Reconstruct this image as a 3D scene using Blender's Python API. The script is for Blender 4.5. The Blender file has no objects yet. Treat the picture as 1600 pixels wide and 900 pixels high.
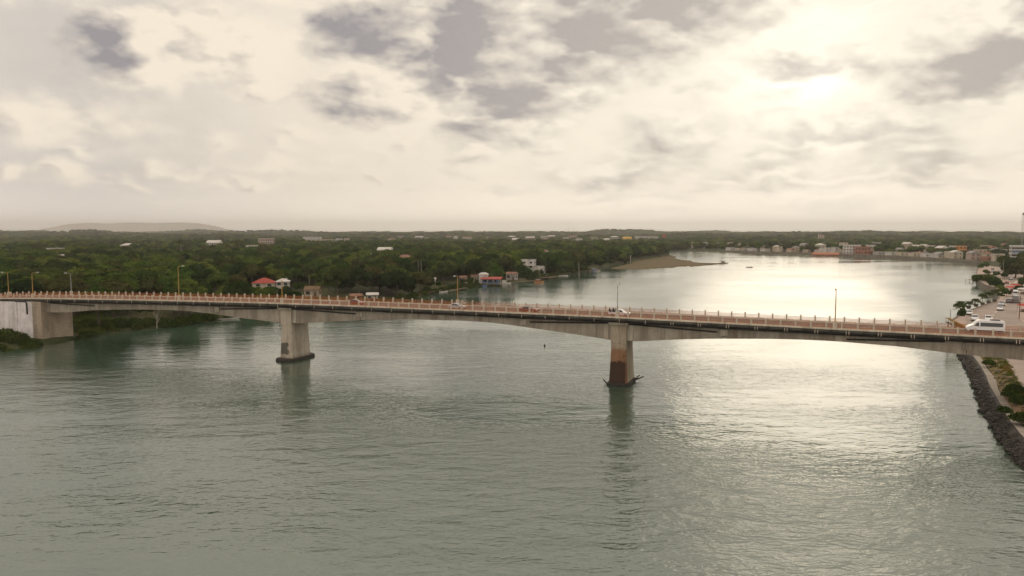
import bpy, bmesh, math, random
import numpy as np
from mathutils import Vector, Matrix

random.seed(7)
rng = np.random.default_rng(7)
R = math.radians
scene = bpy.context.scene
COL = scene.collection

# ------------------------------------------------------------------ camera
FPX, CAM_Z, HORIZON = 1150.0, 30.0, 362.0      # focal length in pixels of a 1600 px wide frame
PITCH = math.atan((450 - HORIZON) / FPX)
cam_data = bpy.data.cameras.new('camera')
cam = bpy.data.objects.new('camera', cam_data)
COL.objects.link(cam)
cam.location = (0, 0, CAM_Z)
cam.rotation_euler = (math.pi / 2 - PITCH, 0, 0)
cam_data.sensor_width = 36
cam_data.lens = 36 * FPX / 1600
cam_data.clip_start = 0.5
cam_data.clip_end = 60000
scene.camera = cam
CP, SP = math.cos(PITCH), math.sin(PITCH)


def ray(px, py):
    b = 450 - py
    return np.array([px - 800.0, FPX * CP + b * SP, -FPX * SP + b * CP])


def at(px, py, z=0.0):
    d = ray(px, py)
    t = (z - CAM_Z) / d[2]
    return (d[0] * t, d[1] * t, z)


def azel(px, py):
    d = ray(px, py)
    return math.degrees(math.atan2(d[0], d[1])), math.degrees(math.asin(d[2] / np.linalg.norm(d)))


# ------------------------------------------------------------------ sun, world, exposure
SUN_AZ, SUN_EL = azel(1252, 128)
sa, se = R(SUN_AZ), R(SUN_EL)
SUN_DIR = Vector((math.sin(sa) * math.cos(se), math.cos(sa) * math.cos(se), math.sin(se)))
sun_data = bpy.data.lights.new('sun', 'SUN')
sun_data.energy = 0.5
sun_data.angle = R(17)
sun_data.color = (1.0, 0.86, 0.66)
sun = bpy.data.objects.new('sun', sun_data)
COL.objects.link(sun)
sun.rotation_euler = SUN_DIR.to_track_quat('Z', 'Y').to_euler()
sun.location = (0, 0, 200)

scene.view_settings.view_transform = 'Standard'
scene.view_settings.look = 'None'
scene.view_settings.gamma = 1
scene.view_settings.exposure = -2.3
scene.view_settings.use_curve_mapping = False
scene.cycles.use_denoising = True
scene.cycles.max_bounces = 6
scene.cycles.transparent_max_bounces = 8
scene.cycles.volume_bounces = 0
scene.cycles.sample_clamp_indirect = 40


class NT:
    """small helper round a node tree"""
    def __init__(self, tree):
        self.t = tree

    def n(self, typ, **kw):
        nd = self.t.nodes.new(typ)
        for k, v in kw.items():
            setattr(nd, k, v)
        return nd

    def put(self, sock, v):
        if v is None:
            return
        if isinstance(v, bpy.types.NodeSocket):
            self.t.links.new(v, sock)
        else:
            sock.default_value = v

    def math(self, op, a, b=None, c=None, clamp=False):
        nd = self.n('ShaderNodeMath', operation=op, use_clamp=clamp)
        for s, v in zip(nd.inputs, (a, b, c)):
            self.put(s, v)
        return nd.outputs[0]

    def vmath(self, op, a, b=None, c=None, out=0):
        nd = self.n('ShaderNodeVectorMath', operation=op)
        for s, v in zip(nd.inputs, (a, b, c)):
            self.put(s, v)
        return nd.outputs[out]

    def noise(self, vec, scale, detail=4, rough=0.55, out='Fac', dist=0.0):
        nd = self.n('ShaderNodeTexNoise')
        self.put(nd.inputs['Vector'], vec)
        nd.inputs['Scale'].default_value = scale
        nd.inputs['Detail'].default_value = detail
        nd.inputs['Roughness'].default_value = rough
        nd.inputs['Distortion'].default_value = dist
        return nd.outputs[out]

    def mapr(self, v, a, b, c=0.0, d=1.0, smooth=False):
        nd = self.n('ShaderNodeMapRange', interpolation_type='SMOOTHSTEP' if smooth else 'LINEAR')
        for s, x in zip(nd.inputs, (v, a, b, c, d)):
            self.put(s, x)
        return nd.outputs[0]

    def mix(self, f, a, b, mode='MIX'):
        nd = self.n('ShaderNodeMix', data_type='RGBA', blend_type=mode)
        self.put(nd.inputs[0], f)
        for s, v in ((nd.inputs[6], a), (nd.inputs[7], b)):
            if isinstance(v, tuple) and len(v) == 3:
                v = (*v, 1)
            self.put(s, v)
        return nd.outputs[2]

    def ramp(self, f, stops):
        nd = self.n('ShaderNodeValToRGB')
        el = nd.color_ramp.elements
        while len(el) < len(stops):
            el.new(0.5)
        for e, (p, c) in zip(el, stops):
            e.position = p
            e.color = (*c, 1) if len(c) == 3 else c
        self.put(nd.inputs[0], f)
        return nd.outputs[0]

    def combine(self, x, y, z):
        nd = self.n('ShaderNodeCombineXYZ')
        for s, v in zip(nd.inputs, (x, y, z)):
            self.put(s, v)
        return nd.outputs[0]

    def sep(self, v):
        nd = self.n('ShaderNodeSeparateXYZ')
        self.put(nd.inputs[0], v)
        return nd.outputs


# cloud banks as they stand over the river: (pixel x, y, half width, half height, weight)
BANKS = [
    (235, 75, 100, 50, 1.45), (390, 88, 120, 58, .8), (415, 138, 75, 24, .6), (330, 35, 70, 30, .55),
    (640, 55, 130, 55, 1.6), (790, 60, 170, 90, 1.8), (960, 45, 200, 66, 1.5), (840, 140, 115, 56, 1.3),
    (1090, 15, 140, 42, 1.3), (595, 150, 118, 36, 1.1), (655, 110, 60, 30, .5), (780, 200, 105, 30, .95), (700, 195, 40, 22, .45),
    (800, -50, 420, 75, 1.5), (1260, -12, 130, 24, .9), (450, -25, 120, 22, .7), (60, -12, 90, 22, .5),
    (45, 190, 72, 36, .62), (190, 190, 105, 62, .42), (108, 272, 58, 18, .6), (8, 268, 24, 15, .55),
    (255, 254, 28, 13, .5), (205, 281, 34, 10, .45), (350, 222, 34, 18, .4), (450, 232, 34, 16, .42), (430, 260, 95, 14, .42),
    (580, 268, 34, 12, .48), (535, 242, 32, 14, .36), (330, 292, 40, 9, .38),
    (1490, 78, 128, 64, 1.4), (1575, 30, 60, 70, 1.1), (1260, 82, 105, 32, .75), (1100, 128, 52, 16, .45),
    (1060, 205, 92, 42, .68), (1185, 150, 60, 30, .4), (1290, 188, 130, 34, .66), (1410, 192, 82, 26, .62),
    (1205, 247, 95, 24, .62), (1440, 242, 108, 26, .6), (990, 268, 150, 22, .56), (740, 246, 52, 20, .55), (880, 262, 60, 14, .45),
    (1230, 292, 120, 11, .42), (1090, 300, 160, 10, .36), (930, 305, 80, 10, .36), (1590, 242, 30, 10, .4),
    (700, 78, 95, 52, 1.4), (900, 92, 120, 42, 1.25), (735, 128, 75, 32, 1.1), (930, 145, 55, 18, .6), (330, 80, 60, 42, 1.0), (680, 290, 40, 8, .3), (1330, 262, 60, 10, .45), (120, 235, 40, 10, .45), (300, 268, 50, 10, .5), (395, 285, 60, 9, .5), (480, 205, 45, 14, .45), (520, 290, 55, 9, .45), (620, 225, 40, 12, .45), (645, 300, 70, 8, .42), (800, 290, 70, 9, .45), (860, 225, 45, 14, .45), (1130, 275, 60, 10, .5), (1400, 285, 80, 9, .45), (1520, 290, 60, 9, .42), (1010, 325, 110, 7, .4), (1300, 322, 120, 7, .4), (560, 320, 80, 7, .38), (250, 310, 70, 7, .38),
]

world = bpy.data.worlds.new('World')
scene.world = world
world.use_nodes = True
wt = world.node_tree
wt.nodes.clear()

W = NT(wt)
world.cycles.sampling_method = 'NONE'          # the sky is smooth: scattered rays find it, no light map needed
tc = W.n('ShaderNodeTexCoord')
dn = W.vmath('NORMALIZE', tc.outputs['Generated'])
cosang = W.vmath('DOT_PRODUCT', dn, tuple(SUN_DIR), out=1)
x, y, zz = W.sep(dn)
az = W.math('MULTIPLY', W.math('ARCTAN2', x, y), 57.29578)
el = W.math('MULTIPLY', W.math('ARCSINE', zz), 57.29578)
flat = W.vmath('MULTIPLY', dn, (1, 1, 1.9))
w = W.noise(flat, 13, 3, 0.55, out='Color')
w = W.vmath('MULTIPLY_ADD', w, (6.0, 4.2, 0), (-3.0, -2.1, 0))
pos = W.vmath('ADD', W.combine(az, el, 0.0), w)
acc = acc2 = None
for bx_, by_, rx_, ry_, wt_ in BANKS:
    a0, e0 = azel(bx_, by_)
    k_ = 1.3 if ry_ < 24 else (1.12 if ry_ < 45 else 1.0)
    wt_ *= 1.03 if ry_ < 45 else 1.0
    rx, ry = math.degrees(rx_ / FPX) * min(k_, 1.15), math.degrees(ry_ / FPX) * k_
    da, de = SUN_AZ - a0, SUN_EL + 5 - e0
    dl = math.hypot(da, de)
    step = min(2.6, .55 * ry + .5)
    q = W.vmath('MULTIPLY_ADD', pos, (1 / rx, 1 / ry, 0), (-a0 / rx, -e0 / ry, 0))
    q2 = W.vmath('ADD', q, (da / dl * step / rx, de / dl * step / ry, 0))
    v = W.math('MULTIPLY_ADD', W.vmath('LENGTH', q, out=1), -wt_ * .75, wt_)
    v2 = W.math('MULTIPLY_ADD', W.vmath('LENGTH', q2, out=1), -wt_ * .75, wt_)
    acc = v if acc is None else W.math('SMOOTH_MAX', acc, v, 0.12)
    acc2 = v2 if acc2 is None else W.math('MAXIMUM', acc2, v2)
acc = W.math('MAXIMUM', acc, 0.0)
acc2 = W.math('MAXIMUM', acc2, 0.0)
# the same kind of broken cloud goes on over the rest of the sky
hi = W.noise(flat, 5.5, 5, 0.58)
absaz = W.math('ABSOLUTE', az)
rest = W.math('MAXIMUM', W.mapr(el, 19, 26, 0, 1, True), W.math('MULTIPLY', W.mapr(absaz, 36, 46, 0, 1, True), W.mapr(el, 2, 8, 0, 1, True)))
acc = W.math('MAXIMUM', acc, W.math('MULTIPLY', W.mapr(hi, 0.47, 0.72, 0, 1.1), rest))
fine = W.noise(flat, 27, 5, 0.54)
fine2 = W.noise(W.vmath('ADD', flat, (SUN_DIR.x * .02 - .004, SUN_DIR.y * .0, .022)), 27, 3, 0.54)
D1 = W.math('SUBTRACT', W.math('ADD', W.math('MULTIPLY', acc, 1.75), W.math('MULTIPLY', W.math('ADD', W.math('SUBTRACT', fine, 0.5), W.math('MULTIPLY_ADD', hi, .4, -.2)), .8)), 0.24)
relief = W.math('ADD', W.math('MULTIPLY', W.math('SUBTRACT', acc, acc2), 1.9), W.math('MULTIPLY', W.math('SUBTRACT', fine, fine2), 1.35))
sky = W.n('ShaderNodeTexSky', sky_type='NISHITA')
sky.sun_disc = False
sky.sun_elevation = R(SUN_EL)
sky.sun_rotation = R(SUN_AZ)
sky.dust_density = 4.0
nis = W.n('ShaderNodeVectorMath', operation='SCALE')
W.put(nis.inputs[0], sky.outputs[0])
nis.inputs['Scale'].default_value = 0.02
ang = W.math('MULTIPLY', W.math('ARCCOSINE', cosang), 57.29578)
veil = W.ramp(W.math('DIVIDE', ang, 180.0), [
    (0.0, (.67, .625, .54)), (0.022, (.62, .578, .495)), (0.06, (.60, .55, .462)), (0.13, (.615, .558, .46)), (0.20, (.54, .485, .405)),
    (0.28, (.415, .382, .345)), (0.45, (.58, .508, .445)), (1.0, (.74, .65, .57))])
# glow of the veiled sun
glow = W.math('ADD', W.math('MULTIPLY', W.math('EXPONENT', W.math('MULTIPLY', W.math('MULTIPLY', ang, ang), -1 / (2 * 3.2 ** 2))), .17), W.math('MULTIPLY', W.math('EXPONENT', W.math('MULTIPLY', ang, -1 / 10.0)), .07))
gl = W.n('ShaderNodeVectorMath', operation='SCALE')
W.put(gl.inputs[0], (1.0, .92, .76))
W.put(gl.inputs['Scale'], glow)
upper = W.mapr(zz, 0.24, 0.60, 0, 1, True)
veil = W.mix(W.math('MULTIPLY', upper, 0.9), veil, (.80, .70, .60))
low = W.math('ADD', W.mapr(zz, 0.0, 0.075, 0.34, 0.0, True), W.mapr(hi, .3, .7, .95, 1.05))
vl = W.n('ShaderNodeVectorMath', operation='SCALE')
W.put(vl.inputs[0], veil)
W.put(vl.inputs['Scale'], low)
base = W.mix(0.975, nis.outputs[0], vl.outputs[0])
thick = W.mapr(D1, 0.40, 3.0, 0, 1.05)
near = W.mapr(ang, 8, 36, 1, 0, True)
dark = W.mix(near, (.195, .183, .193), (.30, .272, .247))
edge = W.mix(near, (.59, .525, .43), (.635, .58, .485))
shade = W.math('SUBTRACT', W.math('MULTIPLY_ADD', near, 0.55, thick), relief, clamp=True)
ccol = W.mix(shade, edge, dark)
cov = W.mapr(D1, -0.08, 0.72, 0, 0.95, True)
cov = W.math('MULTIPLY', cov, W.mapr(zz, 0.004, 0.055, 0.2, 1.0))
out = W.mix(cov, base, ccol)
out = W.vmath('ADD', out, W.vmath('MULTIPLY', gl.outputs[0], W.mix(cov, (1, 1, 1), (.45, .45, .45))))
bg = W.n('ShaderNodeBackground')
W.put(bg.inputs[0], out)
bg.inputs[1].default_value = 8.0
wo = W.n('ShaderNodeOutputWorld')
wt.links.new(bg.outputs[0], wo.inputs[0])

# ------------------------------------------------------------------ helpers


def tag(o, label=None, cat=None, group=None, kind=None):
    for k, v in (('label', label), ('category', cat), ('group', group), ('kind', kind)):
        if v:
            o[k] = v
    return o


def link(name, me, mat=None, parent=None, loc=None, rz=None):
    o = bpy.data.objects.new(name, me)
    COL.objects.link(o)
    if mat is not None and me is not None and not me.materials:
        me.materials.append(mat)
    if parent is not None:
        o.parent = parent
    if loc is not None:
        o.location = loc
    if rz is not None:
        o.rotation_euler = (0, 0, rz)
    return o


def empty(name, loc, rz=0.0):
    o = bpy.data.objects.new(name, None)
    COL.objects.link(o)
    o.location = loc
    o.rotation_euler = (0, 0, rz)
    o.empty_display_size = 0.5
    return o


def copy_tree(o, parent=None):
    c = o.copy()
    COL.objects.link(c)
    c.parent = parent
    for ch in o.children:
        copy_tree(ch, c)
    return c


class MB:
    """collects simple solids into one mesh"""
    def __init__(self):
        self.v, self.f, self.m = [], [], []
        self.mi = 0

    def add(self, vs, fs):
        k = len(self.v)
        self.v += [tuple(map(float, p)) for p in vs]
        self.f += [tuple(i + k for i in f) for f in fs]
        self.m += [self.mi] * len(fs)
        return self

    def box(self, x0, x1, y0, y1, z0, z1):
        return self.add([(x0, y0, z0), (x1, y0, z0), (x1, y1, z0), (x0, y1, z0), (x0, y0, z1), (x1, y0, z1), (x1, y1, z1), (x0, y1, z1)],
                        [(0, 3, 2, 1), (4, 5, 6, 7), (0, 1, 5, 4), (1, 2, 6, 5), (2, 3, 7, 6), (3, 0, 4, 7)])

    def frustum(self, a, b, z0, z1):
        """a, b: (x0,x1,y0,y1) at bottom and top"""
        return self.add([(a[0], a[2], z0), (a[1], a[2], z0), (a[1], a[3], z0), (a[0], a[3], z0),
                         (b[0], b[2], z1), (b[1], b[2], z1), (b[1], b[3], z1), (b[0], b[3], z1)],
                        [(0, 3, 2, 1), (4, 5, 6, 7), (0, 1, 5, 4), (1, 2, 6, 5), (2, 3, 7, 6), (3, 0, 4, 7)])

    def tube(self, pts, radii, n=8, cap=True):
        pts = [Vector(p) for p in pts]
        if not isinstance(radii, (list, tuple)):
            radii = [radii] * len(pts)
        rings = []
        for i, p in enumerate(pts):
            d = (pts[min(i + 1, len(pts) - 1)] - pts[max(i - 1, 0)]).normalized()
            a = d.orthogonal().normalized()
            if abs(d.z) < 0.95:
                a = d.cross(Vector((0, 0, 1))).normalized()
            b = d.cross(a)
            rings.append([p + (a * math.cos(t) + b * math.sin(t)) * radii[i] for t in [2 * math.pi * k / n for k in range(n)]])
        vs = [q for r_ in rings for q in r_]
        fs = []
        for i in range(len(pts) - 1):
            for k in range(n):
                fs.append((i * n + k, i * n + (k + 1) % n, (i + 1) * n + (k + 1) % n, (i + 1) * n + k))
        if cap:
            fs.append(tuple(range(n - 1, -1, -1)))
            fs.append(tuple((len(pts) - 1) * n + k for k in range(n)))
        return self.add(vs, fs)

    def loft(self, sections, close=True, caps=True):
        """sections: lists of equally many 3d points"""
        n = len(sections[0])
        vs = [p for s_ in sections for p in s_]
        fs = []
        for i in range(len(sections) - 1):
            for k in range(n if close else n - 1):
                fs.append((i * n + k, i * n + (k + 1) % n, (i + 1) * n + (k + 1) % n, (i + 1) * n + k))
        if caps and close:
            fs.append(tuple(range(n - 1, -1, -1)))
            fs.append(tuple((len(sections) - 1) * n + k for k in range(n)))
        return self.add(vs, fs)

    def mesh(self, name, mats=None, smooth=False, fix=True):
        me = bpy.data.meshes.new(name)
        me.from_pydata(self.v, [], self.f)
        if mats:
            for m_ in (mats if isinstance(mats, (list, tuple)) else [mats]):
                me.materials.append(m_)
        if any(self.m):
            me.polygons.foreach_set('material_index', self.m)
        if fix:
            bm = bmesh.new()
            bm.from_mesh(me)
            bmesh.ops.recalc_face_normals(bm, faces=bm.faces)
            bm.to_mesh(me)
            bm.free()
        if smooth:
            me.polygons.foreach_set('use_smooth', [True] * len(me.polygons))
        me.update()
        return me

    def obj(self, name, mat, parent=None, loc=None, rz=None, smooth=False):
        return link(name, self.mesh(name, mat, smooth), None, parent, loc, rz)


def np_mesh(name, V, F, mat=None, smooth=False):
    """V (n,3), F (m,k) arrays -> mesh, fast"""
    me = bpy.data.meshes.new(name)
    V = np.asarray(V, np.float32)
    F = np.asarray(F, np.int32)
    m, k = F.shape
    me.vertices.add(len(V))
    me.vertices.foreach_set('co', V.ravel())
    me.loops.add(m * k)
    me.loops.foreach_set('vertex_index', F.ravel())
    me.polygons.add(m)
    me.polygons.foreach_set('loop_start', np.arange(0, m * k, k, dtype=np.int32))
    if smooth:
        me.polygons.foreach_set('use_smooth', np.ones(m, bool))
    me.update(calc_edges=True)
    if mat is not None:
        me.materials.append(mat)
    return me


# ------------------------------------------------------------------ materials
MAT = {}


def new_mat(name):
    m = bpy.data.materials.new(name)
    m.use_nodes = True
    m.node_tree.nodes.clear()
    t = NT(m.node_tree)
    o = t.n('ShaderNodeOutputMaterial')
    MAT[name] = m
    return m, t, o


def principled(t, o, col, rough=0.8, metal=0.0, spec=0.5, normal=None):
    b = t.n('ShaderNodeBsdfPrincipled')
    if isinstance(col, tuple) and len(col) == 3:
        col = (*col, 1)
    t.put(b.inputs['Base Color'], col)
    t.put(b.inputs['Roughness'], rough)
    b.inputs['Metallic'].default_value = metal
    b.inputs['Specular IOR Level'].default_value = spec
    if normal is not None:
        t.put(b.inputs['Normal'], normal)
    t.t.links.new(b.outputs[0], o.inputs[0])
    return b


def bump(t, h, strength=0.4, dist=0.02):
    nd = t.n('ShaderNodeBump')
    nd.inputs['Strength'].default_value = strength
    nd.inputs['Distance'].default_value = dist
    t.put(nd.inputs['Height'], h)
    return nd.outputs[0]


def simple(name, col, rough=0.7, metal=0.0, spec=0.4, vary=0.12, scale=1.5):
    """plain colour with mottled wear"""
    m, t, o = new_mat(name)
    co = t.n('ShaderNodeTexCoord').outputs['Object']
    n_ = t.noise(co, scale, 5, 0.6)
    k = t.mapr(n_, 0.3, 0.7, 1 - vary, 1 + vary)
    c = t.vmath('SCALE', col)
    c.node.inputs['Scale'].default_value = 1
    t.put(c.node.inputs['Scale'], k)
    principled(t, o, c, rough, metal, spec)
    return m


def concrete(name, col, stain=(0.05, 0.045, 0.038), amount=0.7, streak=0.5, joints=0.0, rust=0.0):
    m, t, o = new_mat(name)
    co = t.n('ShaderNodeTexCoord').outputs['Object']
    n1 = t.noise(co, 0.55, 6, 0.62)
    st = t.noise(t.vmath('MULTIPLY', co, (1.0, 1.0, 0.07)), streak, 5, 0.65)
    st2 = t.noise(t.vmath('MULTIPLY', co, (1.0, 1.0, 0.12)), streak * 3.7, 4, 0.6)
    c = t.mix(t.mapr(n1, 0.3, 0.7), tuple(v * .8 for v in col), tuple(v * 1.15 for v in col))
    f = t.math('MULTIPLY', t.mapr(st, 0.46, 0.66, 0, 1, True), amount)
    c = t.mix(f, c, stain)
    c = t.mix(t.math('MULTIPLY', t.mapr(st2, 0.5, 0.7, 0, 1, True), amount * .7), c, stain)
    if joints:
        xx = t.sep(co)[0]
        ph = t.math('FRACT', t.math('DIVIDE', t.math('ADD', xx, 1000.0), joints))
        near_ = t.math('ABSOLUTE', t.math('SUBTRACT', ph, 0.5))
        nn = t.noise(t.vmath('MULTIPLY', co, (1, 1, .2)), 1.2, 3, 0.6)
        j = t.mapr(t.math('ADD', near_, t.math('MULTIPLY', nn, 0.14)), 0.03, 0.14, 0.6, 0.0, True)
        c = t.mix(j, c, stain)
    if rust:
        nr = t.noise(t.vmath('MULTIPLY', co, (1, 1, .25)), 0.5, 5, 0.65)
        c = t.mix(t.math('MULTIPLY', t.mapr(nr, 0.5, 0.68, 0, 1, True), rust), c, (.16, .075, .035))
    principled(t, o, c, 0.88, 0, 0.25, bump(t, t.noise(co, 3, 6, 0.65), 0.35, 0.05))
    return m


concrete('girder_concrete', (.34, .305, .25), (.13, .11, .085), .55, .22, joints=3.3, rust=.3)
concrete('pier_concrete', (.42, .375, .31), (.12, .10, .08), .55, .35, rust=.15)
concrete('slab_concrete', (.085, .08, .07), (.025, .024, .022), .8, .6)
concrete('rail_concrete', (.62, .55, .45), (.30, .22, .16), .5, 1.2)
concrete('white_wall', (.74, .70, .71), (.32, .29, .26), .45, .25)
concrete('walk_concrete', (.30, .265, .225), (.18, .14, .11), .5, .5)
concrete('promenade', (.40, .31, .26), (.26, .19, .155), .5, .25)
concrete('quay_concrete', (.19, .165, .13), (.07, .06, .05), .6, .3)
simple('footing', (.035, .03, .026), .85, 0, .3, .4, 1.2)
simple('rust_rail', (.40, .13, .04), .6, .1, .4, .3, 3)
simple('yellow_paint', (.42, .25, .06), .55, 0, .4, .2, 2)
simple('gray_metal', (.33, .33, .32), .45, .5, .5, .15, 2)
simple('dark_pipe', (.018, .017, .017), .6, 0, .4, .3, 2)
simple('lamp_glass', (.6, .57, .5), .3)
simple('black_rubber', (.014, .014, .014), .8)
simple('black_plastic', (.02, .02, .021), .5)
simple('chrome', (.55, .55, .55), .25, .9)
simple('white_line', (.62, .58, .5), .7)

# pier end faces: rust-red and black tide stains climbing from the water
m, t, o = new_mat('pier_stained')
co = t.n('ShaderNodeTexCoord').outputs['Object']
xs, ys, zs = t.sep(co)
n1 = t.noise(co, .55, 6, .65)
c = t.mix(t.mapr(n1, .3, .7), (.29, .245, .18), (.42, .365, .285))
st = t.noise(t.vmath('MULTIPLY', co, (1, 1, .1)), .7, 5, .65)
c = t.mix(t.math('MULTIPLY', t.mapr(st, .45, .65, 0, 1, True), .5), c, (.13, .10, .06))
wob = t.math('MULTIPLY', t.math('SUBTRACT', t.noise(co, .8, 5, .6), .5), 4.5)
front = t.mapr(ys, -2.2, -3.1, 0, 1, True)
sideg = t.mapr(xs, 1.9, 1.2, 0, 1, True)
zz_ = t.math('ADD', zs, wob)
r1 = t.math('MULTIPLY', t.mapr(zz_, 8.0, 6.4, 0, 1, True), front)
c = t.mix(t.math('MULTIPLY', r1, .8), c, (.21, .09, .04))
r2 = t.math('MULTIPLY', t.math('MULTIPLY', t.mapr(zz_, 5.6, 4.6, 0, 1, True), front), sideg)
c = t.mix(t.math('MULTIPLY', r2, .9), c, (.032, .02, .015))
principled(t, o, c, .88, 0, .25, bump(t, t.noise(co, 3, 6, .65), .35, .05))

# first pier: a black patch low on its end face
m, t, o = new_mat('pier_patched')
co = t.n('ShaderNodeTexCoord').outputs['Object']
xs, ys, zs = t.sep(co)
n1 = t.noise(co, .55, 6, .65)
c = t.mix(t.mapr(n1, .3, .7), (.38, .33, .265), (.48, .43, .355))
st = t.noise(t.vmath('MULTIPLY', co, (1, 1, .1)), .7, 5, .65)
c = t.mix(t.math('MULTIPLY', t.mapr(st, .48, .68, 0, 1, True), .45), c, (.15, .12, .09))
wob = t.math('MULTIPLY', t.math('SUBTRACT', t.noise(co, 1.1, 4, .6), .5), 2.0)
pz = t.math('MULTIPLY', t.mapr(t.math('ADD', zs, wob), 4.4, 4.0, 0, 1, True), t.mapr(t.math('ADD', zs, wob), 1.2, 1.6, 0, 1, True))
px_ = t.mapr(t.math('ADD', xs, wob), .7, .4, 0, 1, True)
f = t.math('MULTIPLY', t.math('MULTIPLY', pz, px_), t.mapr(ys, -2.4, -3.1, 0, 1, True))
c = t.mix(t.math('MULTIPLY', f, .85), c, (.05, .046, .042))
c = t.mix(t.math('MULTIPLY', t.mapr(t.math('ADD', zs, wob), 1.4, .6, 0, 1, True), .5), c, (.10, .08, .06))
principled(t, o, c, .88, 0, .25, bump(t, t.noise(co, 3, 6, .65), .35, .05))

# rough block masonry of the abutment
m, t, o = new_mat('block_masonry')
co = t.n('ShaderNodeTexCoord').outputs['Object']
br = t.n('ShaderNodeTexBrick')
ys2 = t.sep(co)
t.put(br.inputs['Vector'], t.combine(t.math('ADD', ys2[0], ys2[1]), ys2[2], 0.0))
br.inputs['Scale'].default_value = 1.0
br.inputs['Brick Width'].default_value = .8
br.inputs['Row Height'].default_value = .4
br.inputs['Mortar Size'].default_value = .03
br.inputs['Color1'].default_value = (.44, .355, .27, 1)
br.inputs['Color2'].default_value = (.38, .31, .24, 1)
br.inputs['Mortar'].default_value = (.2, .17, .14, 1)
c = t.mix(t.math('MULTIPLY', t.mapr(t.noise(t.vmath('MULTIPLY', co, (1, 1, .4)), .5, 5, .6), .45, .7, 0, 1, True), .6), br.outputs[0], (.15, .13, .105))
principled(t, o, c, .9, 0, .2, bump(t, t.noise(co, 2.5, 5, .6), .5, .05))

# asphalt
m, t, o = new_mat('asphalt')
co = t.n('ShaderNodeTexCoord').outputs['Object']
c = t.mix(t.mapr(t.noise(co, .25, 6, .6), .3, .7), (.10, .085, .072), (.17, .145, .12))
principled(t, o, c, .85, 0, .3)
m, t, o = new_mat('pale_road')
co = t.n('ShaderNodeTexCoord').outputs['Object']
c = t.mix(t.mapr(t.noise(co, .12, 6, .65), .3, .7), (.23, .185, .155), (.36, .29, .245))
principled(t, o, c, .8, 0, .3)

# ground
m, t, o = new_mat('ground')
co = t.n('ShaderNodeTexCoord').outputs['Object']
n1 = t.noise(co, .035, 6, .65)
n2 = t.noise(co, .35, 5, .6)
c = t.mix(t.mapr(n1, .42, .58, 0, 1, True), (.03, .042, .016), (.055, .06, .022))
c = t.mix(t.math('MULTIPLY', t.mapr(n2, .5, .68, 0, 1, True), .6), c, (.13, .095, .06))
principled(t, o, c, .95, 0, .15, bump(t, n2, .6, .3))
m, t, o = new_mat('dry_earth')
co = t.n('ShaderNodeTexCoord').outputs['Object']
n1 = t.noise(co, .22, 6, .65)
c = t.mix(t.mapr(n1, .4, .6, 0, 1, True), (.17, .105, .06), (.12, .10, .04))
c = t.mix(t.mapr(t.noise(co, 1.1, 5, .65), .48, .7, 0, .8, True), c, (.26, .20, .15))
principled(t, o, c, .95, 0, .15, bump(t, n1, .6, .3))
m, t, o = new_mat('sandbar')
co = t.n('ShaderNodeTexCoord').outputs['Object']
n1 = t.noise(t.vmath('MULTIPLY', co, (1, .35, 1)), .045, 6, .65)
c = t.mix(t.mapr(n1, .4, .62, 0, 1, True), (.135, .092, .05), (.10, .095, .042))
c = t.mix(t.mapr(t.noise(co, .3, 4, .6), .5, .75, 0, .6), c, (.06, .042, .026))
principled(t, o, c, .95, 0, .15)

simple('hazed_ridge', (.27, .245, .22), .95, 0, .1, .15, .002)  # pale base colour stands in for haze over the distant mountain
# water
m, t, o = new_mat('water')
geo = t.n('ShaderNodeNewGeometry').outputs['Position']
mp = t.n('ShaderNodeMapping')
mp.inputs['Rotation'].default_value = (0, 0, R(14))
mp.inputs['Scale'].default_value = (.5, 1, 1)
t.put(mp.inputs['Vector'], geo)
mp2 = t.n('ShaderNodeMapping')
mp2.inputs['Rotation'].default_value = (0, 0, R(-24))
mp2.inputs['Scale'].default_value = (.55, 1, 1)
t.put(mp2.inputs['Vector'], geo)
def ridge(v):
    return t.math('SUBTRACT', 1.0, t.math('ABSOLUTE', t.math('MULTIPLY_ADD', v, 2.6, -1.3)))


h1 = t.noise(mp.outputs[0], .34, 2, .5, dist=.4)
h2 = ridge(t.noise(mp2.outputs[0], .78, 2, .5, dist=.3))
h3 = ridge(t.noise(mp.outputs[0], 2.0, 2, .5, dist=.3))
h4 = t.noise(t.vmath('MULTIPLY', geo, (.6, 1, 1)), 4.5, 2, .6)
gust = t.mapr(t.noise(t.vmath('MULTIPLY', geo, (.45, 1, 1)), .018, 4, .6), .36, .64, .3, 1.25, True)
hh = t.math('ADD', t.math('MULTIPLY', h1, 1.0), t.math('ADD', t.math('MULTIPLY', h2, .27), t.math('MULTIPLY', h3, .085)))
hh = t.math('ADD', hh, t.math('MULTIPLY', h4, .07))
sheltered = t.math('MULTIPLY', t.mapr(t.sep(geo)[1], 60, 190, 1.35, .5, True), t.mapr(t.sep(geo)[1], 170, 330, 1.0, .42, True))          # calmer upstream of the bridge
hh = t.math('MULTIPLY', hh, t.math('MULTIPLY', gust, sheltered))
bn = t.n('ShaderNodeBump')
bn.inputs['Strength'].default_value = 1.0
bn.inputs['Distance'].default_value = 0.33
t.put(bn.inputs['Height'], hh)
wc = t.mix(t.mapr(t.noise(geo, .008, 4, .5), .35, .65), (.040, .074, .050), (.050, .080, .056))
b = principled(t, o, wc, t.mapr(gust, .35, 1.15, .06, .13), 0, .5, bn.outputs[0])
b.inputs['IOR'].default_value = 2.15

# ------------------------------------------------------------------ river, land
def pxs(lst, z=0.0):
    return [at(a_, b_, z)[:2] for a_, b_ in lst]


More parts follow.
